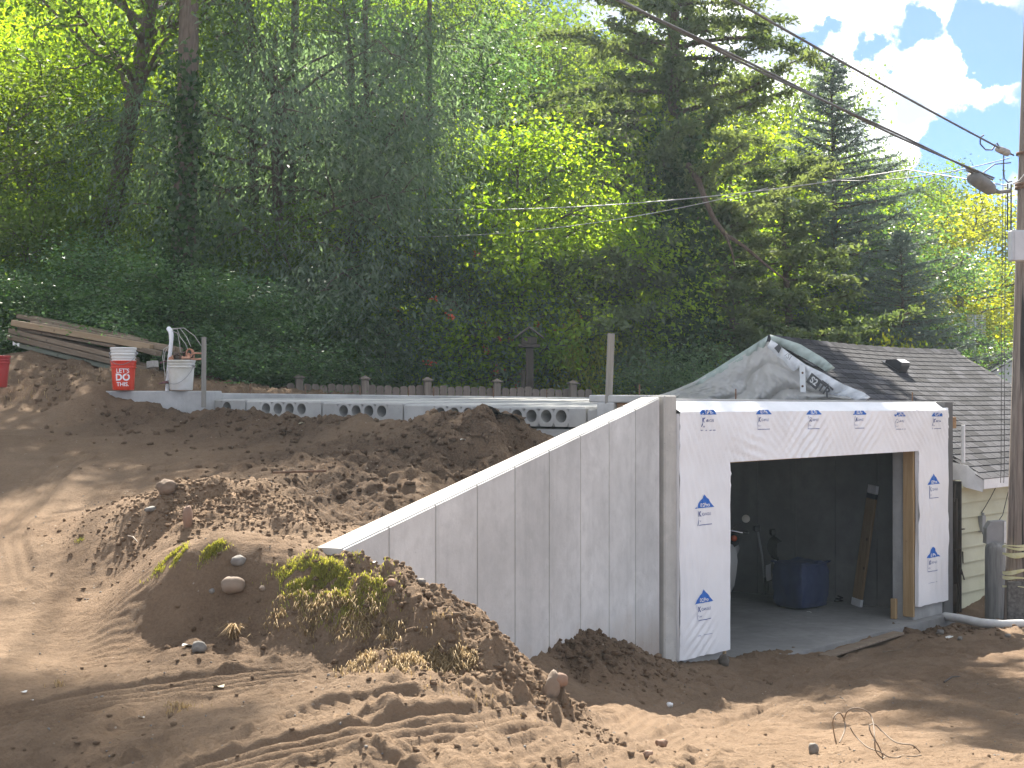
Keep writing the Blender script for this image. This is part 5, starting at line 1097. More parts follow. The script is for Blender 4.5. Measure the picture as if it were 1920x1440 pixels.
def broad(name, H, base, Rc, nl, leaf, N_, mat, seed, shape='round', droop=.3, clump=.42, lw=.62, tr=.17, lean=(0, 0), ns=6, trunk_n=10, upang=.55, lowfill=0.0, gapz=None):
    r = np.random.default_rng(seed); b = MB()
    tp = np.array([[lean[0] * (k ** 1.2) * H + .10 * math.sin(k * 5 + seed), lean[1] * k * H + .08 * math.cos(k * 4 + seed), H * .86 * k] for k in np.linspace(0, 1, trunk_n)])
    b.tube(tp, [tr * (1.25 if k == 0 else 1) * (1 - .8 * k / (trunk_n - 1)) for k in range(trunk_n)], 10)
    cl = []; cs = []
    def prof(h):
        k = np.clip((h - base) / (H - base), 0, 1)
        return {'round': math.sin(math.pi * (.12 + .83 * k)) ** .7, 'cone': (1 - k) ** .8 + .08, 'col': .55 + .45 * math.sin(math.pi * k), 'bush': math.sqrt(max(0, 1 - k * k)) + .05, 'vase': .45 + .6 * k if k < .8 else 1.1 - .9 * (k - .8) / .2}[shape]
    for i in range(nl):
        k = (i + r.random()) / nl; h = base + (H * .97 - base) * k; hk = min(h * (.78 if not gapz else .93), H * .84); j = hk / (H * .86) * (trunk_n - 1); j0 = min(int(j), trunk_n - 2)
        if gapz and gapz[0] - .35 < h < gapz[1] + .9: continue
        p = tp[j0] + (tp[j0 + 1] - tp[j0]) * (j - j0); az = i * 2.39996 + r.normal() * .35; Ln = Rc * prof(h) * r.uniform(.72, 1.12) + .3
        rise = h - p[2]; d = np.array([math.cos(az), math.sin(az), max(.05, rise / max(Ln, .3)) * .9 + upang * r.uniform(-.2, .4)]); L1 = math.hypot(Ln, rise * .8)
        lm = curve(p, d, L1, r, -.25 * droop, .25); b.tube(lm, [tr * .26 * (1 - .16 * q) for q in range(6)], 6)
        for s in range(ns):
            q = r.uniform(.3, 1.0); jj = q * 5; a0 = min(int(jj), 4); sp = lm[a0] + (lm[a0 + 1] - lm[a0]) * (jj - a0); dd = lm[a0 + 1] - lm[a0]; dd = dd / np.linalg.norm(dd) + unit(1, r)[0] * .9; dd[2] += .1 - droop * .4
            sb = curve(sp, dd, Rc * r.uniform(.18, .40), r, -.6 * droop, .3, 3); b.tube(sb, [tr * .12, tr * .09, tr * .07, tr * .03], 4, cap=False)
            cl.append(sb[3]); cs.append(r.uniform(.7, 1.25)); cl.append(sb[1]); cs.append(r.uniform(.5, .9))
        cl.append(lm[5]); cs.append(r.uniform(.7, 1.2))
    if lowfill:
        for i in range(int(lowfill)): az = r.random() * 6.28; rr = Rc * math.sqrt(r.random()) * .9; cl.append(np.array([rr * math.cos(az), rr * math.sin(az), r.uniform(.1, base + .6)])); cs.append(1.0)
    cl = np.array(cl); cs = np.array(cs)
    if gapz: kp = (cl[:, 2] < gapz[0]) | (cl[:, 2] > gapz[1]); cl = cl[kp]; cs = cs[kp]
    pr = cs ** 2 / (cs ** 2).sum(); ix = r.choice(len(cl), N_, p=pr)
    off = r.normal(size=(N_, 3)) * (clump * cs[ix])[:, None]; off[:, 2] *= .62; c = cl[ix] + off
    if droop > .4: c[:, 2] -= np.abs(r.normal(size=N_)) * clump * droop * .9
    c[:, 2] = np.maximum(c[:, 2], .05)
    ctr = np.array([lean[0] * H * .5, lean[1] * H * .5, 0]); outw = c - ctr; outw[:, 2] = 0; outw /= (np.linalg.norm(outw, axis=1, keepdims=True) + .3)
    ax = outw * .5 + unit(N_, r) * .8; ax[:, 2] -= droop * 1.1
    nr = unit(N_, r) * .75 + np.array([0, 0, .8]) + outw * .25
    ln = leaf * r.uniform(.6, 1.3, N_); ct = r.random(len(cl)); tint = .65 * ct[ix] + .35 * r.random(N_)
    return b.mesh(name + '_trunk', M_bark), leaves_to_mesh(name + '_crown', c, ax, nr, ln, ln * lw, tint, mat)
def conifer(name, H, base, Rc, nb, N_, mat, seed, kind='spruce', tr=.16, gap=.0, needle=.13, ivy=0, shape=1.0):
    r = np.random.default_rng(seed); b = MB(); lean = r.normal() * .15
    tp = np.array([[lean * k + .06 * math.sin(k * 7 + seed), .06 * math.cos(k * 5), H * k] for k in np.linspace(0, 1, 12)]); b.tube(tp, [tr * (1 - .93 * k / 11) for k in range(12)], 9)
    segs = []
    for i in range(nb):
        k = ((i + r.random()) / nb) ** (.85 if kind == 'spruce' else 1.0); h = base + (H * .985 - base) * k; az = i * 2.39996 + r.normal() * .3
        if kind == 'spruce': Ln = Rc * (1 - k) ** .9 * r.uniform(.78, 1.12) + .10; dz = .30 * k - .28 * (1 - k) + r.normal() * .06; up = .25
        else:
            Ln = Rc * ((1 - k ** shape) * .80 + .22) * r.uniform(.5, 1.2); dz = r.uniform(-.05, .42); up = r.uniform(-.5, .2)
            if r.random() < gap: continue
        j = h / H * 11; j0 = min(int(j), 10); p = tp[j0] + (tp[j0 + 1] - tp[j0]) * (j - j0)
        lm = curve(p, np.array([math.cos(az), math.sin(az), dz]), Ln, r, up, .14 if kind == 'spruce' else .3, 6); w = tr * .10 + .012 * Ln
        b.tube(lm, [w * (1 - .14 * q) for q in range(7)], 5, cap=False)
        for a in range(6):
            for s in range(max(2, int(Ln * (2.6 if kind == 'spruce' else 2.2)))):
                f = (a + r.random()) / 6
                if f < (.10 if kind == 'spruce' else .25): continue
                q = lm[a] + (lm[a + 1] - lm[a]) * r.random(); dd = lm[a + 1] - lm[a]; dd /= np.linalg.norm(dd); sv = np.cross(dd, [0, 0, 1.0]); sv /= np.linalg.norm(sv) + 1e-6
                sg = 1 if r.random() < .5 else -1; td = dd * .75 + sv * sg * r.uniform(.4, 1.1) + np.array([0, 0, r.normal() * .22 - (.18 if kind == 'spruce' else .05)])
                tl = (.20 + .26 * Ln * (1 - f) * r.uniform(.5, 1.1)) * (1 if kind == 'spruce' else .85); segs.append((q, td / np.linalg.norm(td), tl, i))
            segs.append((lm[a], (lm[a + 1] - lm[a]) / np.linalg.norm(lm[a + 1] - lm[a]), np.linalg.norm(lm[a + 1] - lm[a]), i))
    sq = np.array([s[0] for s in segs]); sd = np.array([s[1] for s in segs]); sl = np.array([s[2] for s in segs]); si = np.array([s[3] for s in segs])
    pr = sl / sl.sum(); ix = r.choice(len(segs), N_, p=pr); f = r.random(N_)
    if kind == 'spruce':
        c = sq[ix] + sd[ix] * (sl[ix] * f)[:, None] + r.normal(size=(N_, 3)) * .022; ax = sd[ix] * .8 + unit(N_, r) * .75
        ln = needle * r.uniform(.7, 1.25, N_); wd = ln * .30
    else:
        c = sq[ix] + sd[ix] * (sl[ix] * f)[:, None] + r.normal(size=(N_, 3)) * np.array([.075, .075, .06]); ax = sd[ix] * .6 + unit(N_, r) * .8; ln = needle * r.uniform(.6, 1.4, N_); wd = ln * .42
    nr = unit(N_, r) * .8 + np.array([0, 0, .8]); rb_ = r.random(nb); tint = .45 * rb_[si[ix]] + .35 * r.random(N_) + .2 * f
    return b.mesh(name + '_trunk', M_barkr), leaves_to_mesh(name + '_crown', c, ax, nr, ln, wd, tint, mat)
ML_green = leafmat('green_leaf', (.050, .095, .018), (.100, .155, .030), .55); ML_bright = leafmat('bright_leaf', (.085, .155, .018), (.200, .260, .034), .70, (2.1, 1.95, .42))
ML_dark = leafmat('dark_leaf', (.036, .080, .040), (.115, .185, .075), .5, (1.5, 1.7, .7), gloss=.2, grough=.42); ML_slim = leafmat('narrow_leaf', (.078, .125, .088), (.165, .215, .150), .56, (1.35, 1.5, .85), gloss=.12)
ML_yel = leafmat('yellow_leaf', (.15, .21, .020), (.29, .33, .034), .65, (1.6, 1.4, .35)); ML_pale = leafmat('pale_leaf', (.11, .14, .075), (.20, .22, .135), .45, (1.2, 1.25, .7))
ML_ced = leafmat('cedar_foliage', (.050, .080, .040), (.135, .165, .085), .42, (1.5, 1.5, .6), gloss=.06); ML_spr = leafmat('spruce_needle', (.062, .094, .082), (.155, .190, .170), .34, (1.1, 1.2, .9), gloss=.06)
ML_brn = leafmat('brown_leaf', (.06, .045, .018), (.12, .085, .03), .4, (1.5, 1.2, .5)); ML_ivy = leafmat('ivy_leaf', (.012, .034, .010), (.04, .075, .018), .4, (1.7, 1.7, .5), gloss=.14)
PR = {}
PR['oak'] = broad('oak', 9.5, 1.2, 3.3, 30, .115, 30000, ML_green, 11)
PR['bright'] = broad('bright', 8.0, .8, 2.9, 30, .115, 30000, ML_bright, 12, droop=.35)
PR['tall'] = broad('tall', 10.8, 5.5, 2.9, 26, .12, 14000, ML_green, 13, lean=(.20, 0), tr=.22, clump=.40)
PR['tallb'] = broad('tallb', 18.0, 8.0, 2.6, 30, .12, 9000, ML_green, 31, tr=.22, clump=.40, gapz=(8.7, 14.4))  # crown out of view, its gap shaped to let sun reach the ground
PR['canopy'] = broad('canopy', 21.5, 10.4, 2.1, 44, .125, 15000, ML_green, 33, tr=.10, clump=.38, gapz=(12.0, 17.6), droop=.3)  # added shade caster, crown out of view, gapped to pass a band of sun
PR['shade_canopyl'] = broad('shade_canopyl', 13.0, 10.2, 2.8, 30, .125, 17000, ML_green, 34, tr=.09, clump=.38, droop=.3)  # added shade caster: low crown out of view, shading the dug ground
PR['slim'] = broad('slim', 9.5, .6, 3.0, 34, .15, 40000, ML_slim, 14, droop=.85, lw=.26, shape='col', clump=.46)
PR['slimb'] = broad('slimb', 8.0, .4, 2.6, 30, .14, 32000, ML_slim, 24, droop=.9, lw=.24, shape='round', clump=.42)
PR['dark'] = broad('dark', 9.0, .6, 2.6, 30, .105, 30000, ML_dark, 15, droop=.5, shape='col')
PR['shrub'] = broad('shrub', 3.6, .2, 2.0, 28, .066, 32000, ML_dark, 16, shape='bush', tr=.06, clump=.30, lowfill=26)
PR['shrubg'] = broad('shrubg', 3.2, .2, 1.8, 24, .075, 18000, ML_green, 17, shape='bush', tr=.06, clump=.30, lowfill=22)
PR['yellow'] = broad('yellow', 8.5, .8, 3.0, 32, .13, 28000, ML_yel, 18, clump=.40)
PR['pale'] = broad('pale', 8.5, 1.5, 2.2, 26, .12, 9000, ML_pale, 19, droop=.6, lw=.36)
PR['cedar'] = conifer('cedar', 20.0, .5, 5.2, 190, 100000, ML_ced, 20, 'cedar', .20, .10, .125, shape=.62)
PR['cedarb'] = conifer('cedarb', 7.5, .2, 2.7, 70, 30000, ML_ced, 21, 'cedar', .13, .06, .115)
PR['spruce'] = conifer('spruce', 11.0, .4, 4.3, 170, 85000, ML_spr, 22, 'spruce', .15, 0, .12)
PR['yshrub'] = broad('yshrub', 2.6, .1, 1.3, 18, .10, 6000, ML_yel, 27, shape='bush', tr=.05, clump=.26, lowfill=12)
def tree(kind, px, Z, sc, name, label, cat='tree', group=None, rz=None, sz=None, base_dz=-.1, top=None):
    tm, cm = PR[kind]; x = (px - CX) / F * Z; zb = gz(x, Z) + base_dz
    if top is not None: sz = ((HY - top) / F * Z - zb) / max(v.co.z for v in (cm.vertices[i] for i in range(0, len(cm.vertices), 7)))
    e = empty(name, (x, Z, zb), label, cat, group); e.rotation_euler[2] = random.uniform(0, 6.28) if rz is None else rz; e.scale = (sc, sc, sz or sc)
    place('trunk', tm, e); place('crown' if cat != 'shrub' else 'foliage', cm, e); return e
G1 = 'trees on the hillside behind'
tree('tall', 150, 26.5, 1.0, 'leaning_tree', 'tall tree with a bare leaning trunk at upper left', rz=0.0)
tree('tallb', 345, 24.6, 1.0, 'dark_trunk_tree', 'tall tree with thick dark upright trunk, second from the left', rz=.6)
tree('slim', 520, 27.4, 1.0, 'narrow_leaved_tree', 'hazy narrow-leaved tree right of the thick dark trunk', rz=1.0, top=-60)
tree('slim', 655, 28.0, 1.0, 'narrow_leaved_tree', 'grey-green narrow-leaved tree in the middle left with drooping sprays', rz=2.6, top=-30)
tree('slimb', 750, 28.2, .8, 'narrow_leaved_tree', 'lower narrow-leaved tree with brownish sprays left of the bright green tree', rz=4.0, top=235)
tree('dark', 845, 32, 1.0, 'dark_broadleaf_tree', 'dark hanging broadleaf tree at the top middle', top=-20)
tree('bright', 965, 28.3, .9, 'bright_green_tree', 'bright green sunlit tree in the middle behind the wires', top=185)
tree('bright', 890, 28.6, .6, 'bright_green_tree', 'smaller bright green tree left of the middle, above the berry tree', top=300)
tree('oak', 1010, 42, 1.15, 'broadleaf_tree', 'tall green tree at the top centre behind the bright tree', top=-40)
tree('pale', 1140, 37, 1.0, 'pale_tree', 'pale grey-green thin-crowned tree left of the big cedar', top=140)
tree('oak', 1060, 50, 1.2, 'broadleaf_tree', 'airy green tree at the top with sky showing through', top=20)
tree('bright', 1075, 29.5, .75, 'yellow_green_tree', 'yellow-green small tree below the wires left of the big cedar', top=395)
tree('canopy', 470, 28.3, 1.0, 'added_shade_tree', 'added thin-trunked shade tree, crown out of view, above the left stake', rz=.2)
tree('canopy', 545, 28.6, 1.0, 'added_shade_tree', 'added thin-trunked shade tree, crown out of view, over the left end of the fence', rz=2.2)
tree('shade_canopyl', 690, 28.2, 1.0, 'added_shade_tree', 'added thin-trunked shade tree left of the berry tree', rz=1.2)
tree('shade_canopyl', 800, 28.6, 1.0, 'added_shade_tree', 'added thin-trunked shade tree just behind the berry tree', rz=4.2)
tree('cedar', 1268, 29.0, .95, 'cedar_tree', 'largest dark cedar with open branches rising above the garage', rz=.3)
tree('cedarb', 1120, 28.6, .85, 'cedar_tree', 'low grey-green cedar behind the bird feeder and stake', top=520)
tree('cedarb', 1370, 28.8, 1.0, 'cedar_tree', 'dense dark cedar directly behind the plastic covered gable', top=380, rz=2.0)
tree('cedarb', 1480, 31.5, 1.15, 'cedar_tree', 'dark cedar between the largest cedar and the blue spruce', top=290, rz=3.1)
tree('spruce', 1560, 36, 1.0, 'spruce_tree', 'blue-green spruce with pointed top against the clouds', top=108)
tree('spruce', 1690, 33.5, .62, 'spruce_tree', 'low wide spruce boughs above the shingle roof', top=430, rz=1.2)
tree('oak', 1440, 47, 1.0, 'broadleaf_tree', 'round green tree behind the cedar left of the spruce top', top=105)
tree('oak', 1650, 58, .95, 'broadleaf_tree', 'green tree right of the spruce below the clouds', top=262)
tree('oak', 1760, 62, .95, 'broadleaf_tree', 'distant green tree above the yellow tree at right', top=322)
tree('yellow', 1795, 48, 1.35, 'yellow_maple', 'large yellow-green maple at right beside the pole', top=350)
tree('yellow', 1915, 55, 1.2, 'yellow_maple', 'yellow-green tree partly behind the utility pole', top=470)
tree('yshrub', 1660, 30.5, .9, 'yellow_shrub', 'yellow-green shrub peeking over the shingle roof ridge', 'shrub', top=600)
tree('yshrub', 1815, 47, 1.1, 'yellow_shrub', 'yellow-green shrub beside the television antenna mast', 'shrub', top=610)
tree('yshrub', 1885, 50, 1.3, 'yellow_shrub', 'yellow-green shrub between antenna and utility pole', 'shrub', top=560)
tree('yshrub', 1090, 27.0, .5, 'yellow_shrub', 'sunlit yellow twiggy shrub behind the fence left of the tall stake', 'shrub', top=560)
tree('bright', 60, 31, 1.0, 'bright_green_tree', 'bright sunlit tree at the far upper left', top=-60)
tree('bright', 235, 33, .95, 'bright_green_tree', 'bright yellow-green tree between the two dark trunks', top=-20)
tree('oak', -60, 27.5, .9, 'broadleaf_tree', 'green tree at the left edge above the timber pile', top=60)
BGT = [(400, 36, -80, 'oak', 'leafy tree deep in the wood just right of the thick dark trunk'), (560, 38, -90, 'oak', 'leafy tree deep in the wood behind the hazy narrow-leaved tree'), (150, 40, -120, 'bright', 'leafy tree deep in the wood behind the leaning trunk'),
 (720, 38, -90, 'oak', 'leafy tree deep in the wood behind the grey-green drooping tree'), (-100, 38, -100, 'oak', 'leafy tree deep in the wood at the very left edge'), (820, 44, -70, 'bright', 'leafy tree high on the slope behind the dark hanging tree'), (930, 52, -60, 'oak', 'leafy tree at the top of the slope above the bright green tree'),
 (640, 48, -120, 'bright', 'leafy tree at the top of the slope between the two narrow-leaved trees'), (300, 50, -160, 'oak', 'leafy tree at the top of the slope behind the yellow-green tree between dark trunks'), (1180, 46, 40, 'bright', 'leafy tree left of the top of the largest cedar against the sky'),
 (1300, 44, 90, 'oak', 'leafy tree right behind the upper trunk of the largest cedar'), (1380, 40, 190, 'bright', 'bright leafy tree showing through the right branches of the largest cedar'), (1560, 45, 260, 'oak', 'leafy tree directly behind the blue spruce'), (480, 44, -150, 'bright', 'leafy tree high on the slope right of the thick dark trunk'),
 (40, 48, -150, 'oak', 'leafy tree at the top of the slope in the upper left corner'), (1240, 36, 300, 'bright', 'bright leafy tree glowing left of the largest cedar trunk'), (1150, 33, 330, 'oak', 'leafy tree below the pale thin-crowned tree'), (1500, 38, 330, 'dark', 'dark leafy tree between the cedars and the blue spruce'),
 (1620, 38, 380, 'dark', 'dark leafy tree right of the lower blue spruce')]
for px, Z, top, k, lb in BGT: tree(k, px, Z, 1.1, 'background_tree', lb, group=G1, top=top)
SH = [(20, 24.2, 440, 'shrub', 'dark shrub at the far left above the timber pile'), (130, 24.8, 400, 'shrub', 'dark shrub behind the upper end of the timber pile'), (235, 24.6, 470, 'shrub', 'dark shrub behind the red bucket'),
      (330, 24.2, 430, 'shrub', 'dark leafy shrub above the white pipe'), (430, 25.4, 480, 'shrub', 'dark shrub just right of the left stake'), (520, 27.0, 450, 'shrub', 'dark shrub above the left end of the picket fence'),
      (610, 27.6, 500, 'shrub', 'dark shrub behind the picket fence, left part'), (700, 28.0, 470, 'shrub', 'dark shrub left of the red berry tree'), (180, 26.5, 330, 'shrubg', 'green shrub between the leaning and the dark trunk'),
      (60, 26.0, 330, 'shrubg', 'green shrub at the far left below the leaning tree'), (440, 27, 360, 'shrubg', 'green shrub right of the thick dark trunk base'), (600, 28, 380, 'shrubg', 'green shrub in the shade left of the berry tree'),
      (960, 29, 560, 'shrubg', 'shadowed shrub right of the berry tree behind the fence'), (1180, 27.4, 600, 'shrub', 'dark shrub behind the wing wall top'), (1290, 27.2, 590, 'shrub', 'dark shrub left of the plastic gable'), (780, 30.5, 560, 'shrub', 'dark shrub behind the berry tree'),
      (1070, 30, 620, 'shrubg', 'low green shrub behind the bird feeder'), (1600, 31.5, 580, 'shrubg', 'green shrub behind the roof ridge near the vent'), (-60, 24.9, 520, 'shrub', 'dark shrub cut by the left edge of the picture')]
for px, Z, top, k, lb in SH: tree(k, px, Z, 1.0, 'shrub', lb, 'shrub', 'shrubs along the foot of the hillside', top=top)
# berry tree
def berry():
    tm, cm = broad('rowan', 4.4, .4, 1.35, 22, .085, 9000, ML_slim, 41, droop=.6, lw=.36, shape='col', clump=.26, tr=.07)
    x = (872 - CX) / F * 27.0; zb = -1.0; e = empty('berry_tree', (x, 27.0, zb), 'small tree hung with red berries behind the fence', 'tree'); k = ((HY - 398) / F * 27.0 - zb) / 4.4; e.scale = (1, 1, k)
    place('trunk', tm, e); place('crown', cm, e); r = np.random.default_rng(5); b = MB(); n = len(cm.vertices)
    for i in range(70):
        p = Vector(cm.vertices[int(r.integers(n))].co); p.y -= .12
        for j in range(6): q = p + Vector(r.normal(size=3) * .035); b.box(q, (.022, .022, .022), r.random() * 3)
    m = b.mesh('berries', simple('red_berry', (.42, .045, .02), (.55, .10, .03), 30, .4)); place('berries', m, e, None, 'stuff')
berry()
# vine on the cedar trunk and the bare snag limb
def vine(px0, y0, px1, y1, Z, label, n=5200, wd=.34, seed=3, mat=None):
    a, c = P(px0, y0, Z), P(px1, y1, Z); r = np.random.default_rng(seed); t = r.random(n); w = wd * (.5 + .5 * np.abs(np.sin(t * 9 + seed)))
    p = np.array(a)[None] * (1 - t[:, None]) + np.array(c)[None] * t[:, None] + r.normal(size=(n, 3)) * np.stack([w, w, .2 * np.ones(n)], 1)
    me = leaves_to_mesh('vine', p - np.array(a), unit(n, r) + np.array([0, 0, -.7]), unit(n, r) + np.array([0, -.5, .4]), .10 * r.uniform(.7, 1.3, n), .09 * r.uniform(.7, 1.3, n), r.random(n), mat or ML_ivy)
    o_ = place('climbing_vine', me); o_.location = a; tag(o_, label, 'vine')
vine(1290, 700, 1275, 240, 28.3, 'dark climbing vine covering the trunk of the largest cedar')
vine(345, 560, 350, 120, 24.3, 'ivy clumps on the thick dark upright trunk', 1500, .22, 9)
vine(1165, 560, 1235, 200, 28.8, 'yellow-green vine glowing left of the largest cedar trunk', 1300, .22, 6, ML_bright)
b = MB(); pts = [P(1322, 375, 27.0), P(1338, 410, 26.9), P(1360, 440, 26.8), P(1395, 462, 26.7), P(1440, 500, 26.7), P(1480, 530, 26.8)]; b.tube(pts, [.05, .045, .04, .032, .024, .014], 8)
b.tube([pts[2], P(1372, 470, 26.6), P(1378, 500, 26.5)], [.03, .02, .012], 6); b.tube([pts[0], P(1310, 340, 27.2), P(1290, 310, 27.8)], [.05, .055, .06], 8)
b.thing('bare_limb', M_barkr, pts[0], 'bare reddish limb arching out of the largest cedar above the gable', 'branch')
# ------------------------------------------------------------------ leaf litter of the far wood floor
def far_wood():
    r = np.random.default_rng(77); n = 70000; x = r.uniform(-30, 26, n); y = r.uniform(44, 75, n); x *= y / 50
    z = gza(x, y) + np.abs(fbm(x * .25, y * .25, 2, 6)) * 5 * r.random(n) + r.random(n) * 1.6; right = sstep(2, 12, x / y * 50); z = gza(x, y) + (z - gza(x, y)) * (1 - .4 * right)
    me = leaves_to_mesh('far_wood', np.stack([x, y, z], 1), unit(n, r), unit(n, r) + np.array([0, -.6, .6]), r.uniform(.25, .5, n), r.uniform(.2, .35, n), r.random(n), ML_green)
    o_ = place('far_wood', me); o_['kind'] = 'stuff'; o_['label'] = 'undergrowth of the wooded hillside far behind'
far_wood()
# ------------------------------------------------------------------ stones, clods, grass, wire, litter
M_stone = simple('field_stone', (.17, .125, .09), (.27, .205, .15), 5, .85, 40, .35, .006); M_stone2 = simple('grey_stone', (.14, .13, .115), (.23, .21, .185), 6, .85, 40, .35, .006); M_pink = simple('reddish_stone', (.20, .125, .085), (.28, .18, .125), 6, .85, 40, .3, .006)
_ico = bmesh.new(); bmesh.ops.create_icosphere(_ico, subdivisions=3, radius=1); _iv = np.array([v.co[:] for v in _ico.verts]); _if = [tuple(v.index for v in f.verts) for f in _ico.faces]; _ico.free()
_ic1 = bmesh.new(); bmesh.ops.create_icosphere(_ic1, subdivisions=1, radius=1); _i1v = np.array([v.co[:] for v in _ic1.verts]); _i1f = np.array([[v.index for v in f.verts] for f in _ic1.faces]); _ic1.free()
def stone(px, py, size, label, mat=M_stone, seed=1, rz=0.0, sink=.33, ang=.24, tilt=0.0):
    p = onground(px, py); v = _iv.copy(); n = fbm(v[:, 0] * 1.1 + seed * 3.1, v[:, 1] * 1.1 + v[:, 2] * .9, 3, seed); v = v * (1 + ang * n)[:, None]
    v = np.sign(v) * np.abs(v) ** .92 * np.array(size); c, s = math.cos(rz), math.sin(rz); ct, st = math.cos(tilt), math.sin(tilt)
    v = np.stack([v[:, 0] * ct + v[:, 2] * st, v[:, 1], -v[:, 0] * st + v[:, 2] * ct], 1); v = np.stack([v[:, 0] * c - v[:, 1] * s, v[:, 0] * s + v[:, 1] * c, v[:, 2]], 1)
    b = MB(); b.add([Vector(q) + p + UZ * (size[2] * (1 - sink * 2)) for q in v], _if, 0, True); return b.thing('stone', mat, p, label, 'stone', 'loose stones on the bank', recalc=False)
stone(437, 1112, (.077, .07, .056), 'large smooth tan stone on the dark face of the bank', M_stone, 2, .2, .12, .10)
stone(448, 1056, (.045, .04, .036), 'smaller grey stone on the bank edge above the large tan stone', M_stone2, 4)
stone(372, 1222, (.045, .04, .035), 'angular pale grey stone at the foot of the bank', M_stone2, 6, .5, .2, .35)
stone(1036, 1305, (.045, .042, .085), 'tall upright tan stone at the lower right end of the dirt bank', M_stone, 8, .3, .2, .25, .25)
stone(1052, 1285, (.042, .04, .042), 'round reddish stone beside the tall upright stone', M_pink, 10, 0, .2)
stone(778, 1078, (.055, .045, .045), 'brown lump of a stone on the bank crest against the wing wall', M_pink, 12, .4, .2, .3)
stone(790, 1094, (.026, .025, .022), 'small round grey stone on the bank crest near the wing wall', M_stone2, 14)
stone(398, 1112, (.020, .02, .016), 'small pebble left of the large tan stone', M_stone2, 16); stone(492, 1108, (.022, .02, .018), 'small pale pebble right of the large tan stone', M_stone, 18)
stone(312, 922, (.07, .055, .055), 'dark clod-like stone at the left end of the sandy mound', simple('dirty_stone', (.12, .085, .06), (.22, .16, .115), 8, .95, 30, .6, .01), 20, .3, .2, .35)
stone(285, 960, (.06, .03, .02), 'flat grey stone on the left slope of the sandy mound', M_stone2, 22, .5, .1, .3)
stone(352, 985, (.035, .05, .085), 'upright clod stone in the hollow of the sandy mound', M_pink, 24, .1, .25, .3)

stone(1358, 1246, (.06, .055, .065), 'dark lump of concrete at the left foot of the doorway', simple('dirty_lump', (.07, .06, .05), (.14, .12, .10), 9, .95, 30, .6, .01), 28, .3, .2, .35)
stone(1255, 1325, (.03, .028, .022), 'small white stone on the shaded drive', M_white, 30, 0, .2, .3)
stone(1525, 1412, (.03, .028, .04), 'dark stone standing in the sand near the bent wire', M_stone2, 32, 0, .2, .3)
for i, (x, y, s_) in enumerate(((1240, 1400, .035), (1215, 1420, .03), (735, 1098, .03), (690, 1012, .03), (1890, 1195, .035), (1800, 1200, .03), (1762, 1190, .045))):
    stone(x, y, (s_, s_ * .9, s_ * .8), ('brown clod stone in the sunny sand of the foreground, upper of two', 'brown clod stone in the sunny sand of the foreground, lower of two', 'small stone under the tip end of the bank crest', 'small stone behind the wing wall tip', 'pale stone near the pole foot', 'pale stone below the white hose', 'white rubble lump at the right foot of the garage')[i], M_pink if i < 3 else M_stone2, 40 + i, i, .2, .35)
def joined_lumps(name, n, region_fn, smin, smax, mat, seed, label, sink=.3, power=2.2):
    r = np.random.default_rng(seed); xs, ys = region_fn(r, n); ok = gza(xs, ys) > -3.08; xs, ys = xs[ok], ys[ok]; n = len(xs)
    sz = smin + (smax - smin) * r.random(n) ** power; z = gza(xs, ys) + sz * (1 - 2 * sink) * .6
    k = len(_i1v); v = _i1v[None] * (1 + .22 * r.normal(size=(n, k, 3))) * (sz[:, None, None] * r.uniform(.5, 1.25, (n, 1, 3)) * np.array([1, 1, .75])); a = r.random(n) * 6.28; c, s = np.cos(a)[:, None], np.sin(a)[:, None]
    v = np.stack([v[..., 0] * c - v[..., 1] * s, v[..., 0] * s + v[..., 1] * c, v[..., 2]], -1) + np.stack([xs, ys, z], -1)[:, None]
    f = (_i1f[None] + (np.arange(n) * k)[:, None, None]).reshape(-1, 3).astype(np.int32)
    me = bpy.data.meshes.new(name); me.vertices.add(n * k); me.vertices.foreach_set('co', v.astype(np.float32).ravel()); me.loops.add(f.size); me.loops.foreach_set('vertex_index', f.ravel()); me.polygons.add(len(f)); me.polygons.foreach_set('loop_start', np.arange(0, f.size, 3, dtype=np.int32)); me.update(calc_edges=True)
    _, da = regions(xs, ys)
    A = me.attributes.new('damp_shade', 'FLOAT', 'POINT'); A.data.foreach_set('value', np.repeat(np.clip(da + .08, 0, 1), k).astype(np.float32)); me.attributes.new('wood', 'FLOAT', 'POINT')
    me.materials.append(mat); o_ = place(name, me); o_['kind'] = 'stuff'; o_['label'] = label
def spots(*l):
    def f(r, n):
        w = np.array([q[4] for q in l], float); w /= w.sum(); ix = r.choice(len(l), n, p=w); c = np.array([tuple(P(q[0], q[1], q[2]))[:2] for q in l]); rr = np.array([q[3] for q in l])
        return c[ix, 0] + r.normal(size=n) * rr[ix], c[ix, 1] + r.normal(size=n) * rr[ix] * .9
    return f
mound = spots((420,950,11.4,.40,3), (330,930,11.5,.28,1.5), (540,970,11.1,.32,2.5), (250,960,12.0,.35,.6)); dug = spots((600,860,14.8,.8,2), (700,880,13.8,.7,2), (850,800,14.9,.5,2.5), (930,790,14.9,.4,2), (640,930,12.8,.5,1.5), (760,860,14.2,.6,2), (450,790,17.3,.8,2), (300,775,18,.7,1.2), (560,800,16.6,.6,1.5), (100,735,19.4,.6,1.5), (200,690,21,.9,1.5))
